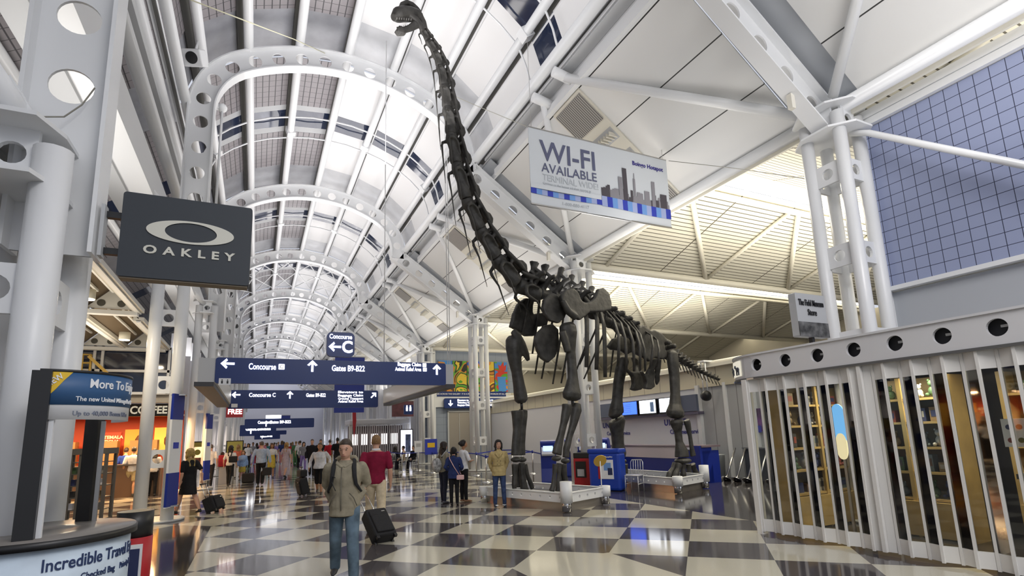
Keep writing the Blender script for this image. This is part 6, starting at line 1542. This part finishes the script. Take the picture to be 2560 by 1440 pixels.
MB().box((0, 0, .45), (.62, .5, .9)).build('bin_body', RED, t, False, bevel=.03); MB().box((0, 0, .98), (.62, .5, .18)).build('black_top', BLACK, t, False, bevel=.03); MB().box((-.05, -.255, .55), (.36, .02, .5)).build('notice', BLACK, t, False); MB().box((-.05, -.268, .45), (.24, .006, .22)).build('notice_print', GREYP, t, False)
chair('metal_chair', 'aluminium slat-back chair standing alone beside the hind platform', (9.87, 12.62, 0), R(118))
p = gr(1500, 1262)
t = thing('round_sign', 'round yellow disc sign on a thin pole at the platform corner', 'sign', (7.55, 10.88, 0))
q = on(1500, 1152, 1, 10.85); MB().tube([(q.x, 10.85, .44), (q.x, 10.85, q.z)], .014, 8).build('pole', PAPER, t)
rotm = Matrix.Rotation(R(-55), 3, 'X') @ Matrix.Rotation(R(12), 3, 'Y'); dn = rotm @ V((0, 0, 1)); MB().tube([q-dn*.012, q+dn*.012], .16, 28).build('disc', mat('yellow_disc', (.52, .33, .05), .45), t)
p = gr(1803, 1191)
t = thing('waste_bin', 'grey round waste bin in front of the dark cabinet', 'bin', (14.3, 13.75, 0))
MB().lathe([(.01, 0), (.25, 0), (.29, .78), (.30, .80), (.27, .80), (.25, .74), (.01, .74)], (14.3, 13.75, 0), 24).build('bin_body', mat('bin_grey', (.33, .35, .35), .5), t)
t = thing('cabinet', 'long dark grey cabinet along the wall beside the service counter', 'cabinet', (14.72, 11.9, 0))
MB().box((14.72, 11.6, .5), (.5, 2.2, 1.0)).build('cabinet_body', mat('cabinet_dark', (.075, .085, .10), .45), t); MB().box((14.7, 11.6, 1.02), (.56, 2.25, .05)).build('cabinet_top', mat('cabinet_top_grey', (.17, .18, .2), .4), t)
for i in range(5):
    yb = 12.9-i*.42; xb = 13.75
    t = thing('leaning_post', f'steel queue post leaning on the dark cabinet, {ORD[i] if i else "first"} from the waste bin', 'barrier post', (xb, yb, 0), 0, 'queue posts leaning on the cabinet')
    MB().tube([(xb, yb, .05), (xb+.7, yb+.12, 1.02)], .03, 10).build('post', STEEL, t); d = V((.7, .12, .97)).normalized(); MB().tube([V((xb, yb, .06)), V((xb, yb, .06))+d*.02], .16, 16).build('base', CHROME, t)
o = MB().box((14.97, 12.6, 1.92), (.03, .6, .75)).build('wall_poster', mat('sunset_print', (.14, .05, .20), .4, noise=.8, nscale=3)); tag(o, 'small dark sunset poster on the grey wall behind the shop corner', 'poster')
MB().box((14.95, 12.6, 1.62), (.012, .56, .22)).build('poster_band', B1, o)
t = thing('hanging_speaker', 'black round loudspeaker hanging on two white rods above the grey wall', 'loudspeaker', (14.5, 14.2, 2.8))
c = on(1765, 990, 0, 14.55); t.location = c
MB().tube([c+V((-.06, -.08, .04)), c, c+V((.08, .1, -.05))], [.17, .2, .1], 18, rnd=True).build('speaker_body', BLACK, t)
for s in (-1, 1): MB().tube([c+V((0, s*.1, .15)), V((c.x, c.y+s*.1, 4.1))], .022, 6).build('hanging_rod', WHITE2, t)
MB().box((c.x+.2, c.y, 4.1), (.6, .3, .06)).build('hanger_arm', WHITE2, t)
# boards at the queue
for (x, y, w_, h, z, m_, lb) in ((1078, 1182, .62, .75, 1.25, B1, 'blue notice board on a post left of the three friends'), (1046, 1178, .4, .6, 1.25, PAPER, 'white notice board on a post beside the blue board'), (1016, 1160, .9, 1.9, 1.35, PAPER, 'tall lit poster in a black frame behind the seated travellers')):
    p = gr(x, y)
    t = thing('notice_board', lb, 'board', (p.x, p.y, 0))
    MB().box((p.x, p.y, z), (w_, .05, h)).build('board', m_ if h < 1 else BLACK, t)
    if h > 1: MB().box((p.x, p.y-.03, z), (w_-.12, .02, h-.12)).build('lit_poster', mat('poster_lit', (.8, .8, .9), .4, emit=.8, ecol=(.85, .85, 1)), t); MB().box((p.x+.1, p.y-.045, z), (.35, .006, 1.2)).build('poster_figure', mat('poster_figure_blue', (.15, .2, .4), .5, noise=.6, nscale=4), t)
    else: MB().box((p.x, p.y-.03, z+.08), (w_*.6, .006, h*.3)).build('print', GREYP if m_ is PAPER else YELLOW, t)
    MB().tube([(p.x, p.y, 0), (p.x, p.y, z)], .025, 8).build('stand', STEEL, t)
# ---- far right shop with grille
t = thing('far_shop', 'distant shop with curved white fascia and white folding grille, right of the crowd', 'shop', (8.2, 40, 0))
MB().box((8.2, 40.8, 2.95), (4.4, 2.4, .42)).build('fascia', FAS, t, bevel=.1); MB().box((8.2, 41.4, 1.35), (4.1, .1, 2.7)).build('dark_interior', mat('shop_inside', (.16, .12, .12), .6, noise=.7, nscale=1.2), t)
for i in range(26): MB().box((6.2+i*.16, 39.8, 1.4), (.045, .05, 2.75)).build('grille_bar', GW, t)
for i in range(5): MB().box((6.6+i*.75, 41.3, 1.7), (.5, .05, .8)).build('lit_display', mat('shop_lit', (.9, .85, .85), .5, emit=.7, ecol=(1, .95, .95)), t)
for xx in (6.1, 10.3): MB().box((xx, 39.85, 1.4), (.2, .2, 2.8)).build('jamb', GW, t)
o = MB().prism([(6.0+p*.4, 38.6, 3.0+q*1.3) for p, q in ((0, 1), (.6, .8), (.75, 0), (.4, -.9), (.15, -.2))], (0, .05, 0)).build('red_flag', RED); tag(o, 'red hanging flag at the left corner of the distant grilled shop', 'flag')
# ---- coffee shop on the left
REDW = mat('coffee_red_wall', (.46, .055, .015), .5); ORG = mat('coffee_orange_print', (.85, .32, .03), .5, emit=.35, ecol=(1, .4, .05))
cs = thing('coffee_shop', 'red-walled coffee shop with a black lettered sign behind the left columns', 'shop', (-5.3, 22, 0))
MB().box((-5.9, 26.4, 1.6), (6.2, .1, 3.2)).build('red_back_wall', REDW, cs); MB().box((-9.0, 24.2, 1.6), (.1, 4.4, 3.2)).build('side_wall', REDW, cs)
MB().box((-5.9, 24.2, 3.0), (6.2, 4.4, .08)).build('ceiling_board', mat('coffee_ceiling', (.70, .50, .26), .5), cs)
MB().box((-5.4, 21.9, 2.98), (5.6, .12, .42)).build('sign_board', mat('coffee_black', (.02, .018, .015), .4), cs)
p0 = on(418, 1027, 1, 21.83); text('lettering', 'STARBUCKS COFFEE', .36, (p0.x, 21.83, 2.86), XR, ZU, mat('sign_cream', (.80, .76, .62), .5, emit=.3), cs, .03, .86, 'RIGHT')
for (x0, w_, h, z, m_, tx) in ((-5.35, .85, .6, 2.05, mat('guatemala_red', (.62, .05, .02), .5, emit=.3, ecol=(.9, .1, .03)), 'GUATEMALA\nANTIGUA'), (-4.35, .9, 1.0, 1.95, ORG, ''), (-3.35, .9, 1.1, 1.95, mat('poster_yellow', (.90, .50, .06), .5, emit=.5, ecol=(1, .5, .08)), '')):
    MB().box((x0, 26.3, z), (w_, .06, h)).build('wall_poster', m_, cs)
    if tx: text('lettering', tx, .17, (x0, 26.26, z+.05), XR, ZU, mat('poster_lettering', (.95, .75, .35), .5, emit=.6), cs, .03)
    else: MB().ball((x0+.1, 26.25, z), (.2, .02, .3), 10).build('poster_motif', mat('motif_brown', (.15, .05, .02), .5), cs)
MB().box((-5.4, 23.6, .55), (4.6, .7, 1.1)).build('service_bar', mat('bar_brown', (.16, .09, .05), .5), cs); MB().box((-5.4, 23.55, 1.12), (4.7, .8, .05)).build('bar_top', mat('bar_top', (.08, .07, .06), .3), cs)
for i in range(3): MB().box((-6.6+i*1.3, 25.6, 1.0), (.9, .5, 2.0)).build('back_unit', mat('unit_warm', (.35, .16, .06), .5), cs)
for xx in (-7, -5.2, -3.4):
    lamp('coffee_lamp', (xx, 23.4, 2.85), .5, 1.5, 150, (0, 0, 0), (1, .62, .30))
# magazine racks
RK = mat('rack_bronze', (.10, .09, .078), .45)
for i, (xc, yc, rz_, lb) in enumerate(((-3.55, 15.9, -.25, 'bronze slatted rack with an open frame right of the counter post'), (-4.5, 15.6, .0, 'bronze shelved rack of small goods seen between the counter posts'))):
    t = thing('goods_rack', lb, 'rack', (xc, yc, 0), rz_, 'bronze racks behind the counter')
    for sx in (-1, 1):
        for sy in (-1, 1): MB().box((sx*.45, sy*.2, .86), (.06, .06, 1.72)).build('upright', RK, t, False)
    MB().box((0, 0, 1.68), (.98, .48, .14)).build('header', RK, t, False); MB().box((0, 0, .08), (.96, .46, .12)).build('plinth', RK, t, False)
    if i == 0:
        for q in range(4): MB().box((-.27+q*.18, -.2, .88), (.05, .03, 1.5)).build('slat', RK, t, False)
    else:
        text('lettering', 'K  L  E', .13, (0, 0, 0), XR, ZU, GREYP, None, .02, bend=lambda x, y, z: V((x, -.245-z, 1.63+y))).parent = t
    for q in range(5): MB().box((0, .02, .35+q*.27), (.9, .38, .02)).build('shelf', RK, t, False)
    for q in range(12):
        g = MB().box((0, 0, .07), (.12, .1, .14)).build('packet', GOODS[(q*5+i) % 9] if q % 4 else mat('packet_white', (.8, .8, .85), .5)); a = -.3+(q % 3)*.3; zz = .36+(q//3)*.27  # every fourth packet plain white
        ca, sa = math.cos(rz_), math.sin(rz_); g.location = (xc+a*ca, yc+a*sa, zz); g.rotation_euler = (0, 0, rz_)
        tag(g, f'small packet on the {["lowest", "second", "third", "top"][q//3]} shelf of the {["slatted", "shelved"][i]} bronze rack', 'packet', f'packets on the {["lowest", "second", "third", "top"][q//3]} shelf of the {["slatted", "shelved"][i]} rack')
# banners on the left columns
for (k, lb) in ((1, 'narrow blue and white banner strapped to the twin-tube column under the logo sign'), (2, 'narrow blue and white banner on the next tube column, further down the left side')):
    y = AY(k)-.62; x = -1.72
    t = thing('column_banner', lb, 'banner', (x, y, .4), 0, 'banners on the left columns')
    MB().box((x, y, 1.65), (.05, .42, 2.6), R(-24)).build('cloth', PAPER, t)
    for (z, h) in ((.75, .75), (2.65, .6)): MB().box((x+.004, y-.002, z), (.056, .425, h), R(-24)).build('blue_print', ROYAL, t)
    MB().box((x+.006, y-.003, 1.75), (.057, .2, .14), R(-24)).build('blue_print', B1, t)
    for z in (.38, 2.93): MB().box((x, y+.1, z), (.3, .3, .03)).build('bracket', STEEL, t)
# yellow posters and stands by the columns
for (x, y, lb) in ((487, 1215, 'yellow-topped poster board behind the blonde woman in black'), (583, 1198, 'yellow poster board in a black frame left of the crowd')):
    p = gr(x, y-8); t = thing('poster_board', lb, 'board', (p.x, p.y, 0), 0, 'yellow poster boards')
    MB().box((p.x, p.y, 1.25), (.85, .06, 1.3)).build('frame', BLACK, t); MB().box((p.x, p.y-.035, 1.55), (.75, .02, .6)).build('yellow_print', mat('poster_olive', (.46, .40, .08), .5), t); MB().box((p.x, p.y-.035, .95), (.75, .02, .5)).build('picture_print', mat('poster_red_mix', (.40, .12, .08), .5, noise=.7, nscale=4), t); MB().box((p.x, p.y, .3), (.1, .3, .6)).build('stand', BLACK, t)
p = gr(563, 1208); o = MB().box((p.x, p.y-.3, 1.0), (.6, .5, .5)).build('red_box', RED, bevel=.03); tag(o, 'red box display left of the child in the towel', 'box'); MB().box((p.x, p.y-.3, .37), (.5, .4, .75)).build('box_stand', GREYP, o)
# ---- fittings on the nearest full arch
t = thing('loudspeaker', 'white box loudspeaker with a black round cone fixed beside the vault arch', 'loudspeaker', on(487, 145, 1, 14.0))
c = on(487, 145, 1, 14.0); rot = Matrix.Rotation(R(-20), 3, 'Z') @ Matrix.Rotation(R(35), 3, 'X')
MB().box(c, (.46, .36, .40), rot=rot).build('speaker_box', WHITE, t, bevel=.03); MB().tube([c+rot @ V((0, -.17, 0)), c+rot @ V((0, -.19, 0))], .14, 24).build('cone', BLACK, t); MB().tube([c+V((0, 0, .15)), c+V((.02, .1, .55))], .03, 8).build('bracket', WHITE, t)
t = thing('pole_light', 'thin white pole with a round fitting hanging beside the arch leg above the logo sign', 'light', on(556, 270, 1, 15.9))
c = on(556, 270, 1, 15.9); MB().ball(c, .13, 14).build('fitting', WHITE2, t); MB().tube([c, V((c.x, 15.9, c.z-3.6))], .035, 8).build('pole', WHITE2, t); MB().tube([c, c-V((.45, 0, 0))], .09, 10).build('arm', WHITE2, t)
# big diagonal tube and end plate at the upper left edge
t = thing('roof_strut', 'thick white tube with an end plate leaning in at the upper left edge', 'strut', (-2.3, 5.4, 4.6))
a, b = on(62, 322, 1, 5.7), on(-60, 150, 1, 5.2); MB().tube([a, b], .13, 16).build('tube', WHITE, t); MB().box(a+(b-a)*.1+V((.05, 0, .12)), (.05, .3, .5), rot=Matrix.Rotation(R(-30), 3, 'Y')).build('end_plate', WHITE, t)
m = MB(); m.tube([on(60, 285, 1, 5.75), on(110, 292, 1, 5.75), on(160, 292, 1, 5.75), on(205, 262, 1, 5.78), on(237, 220, 1, 5.8)], .007, 6); tag(m.build('loose_cable', mat('cable_grey', (.25, .24, .2), .6)), 'loose grey cable looped across the perforated leg at upper left', 'cable')
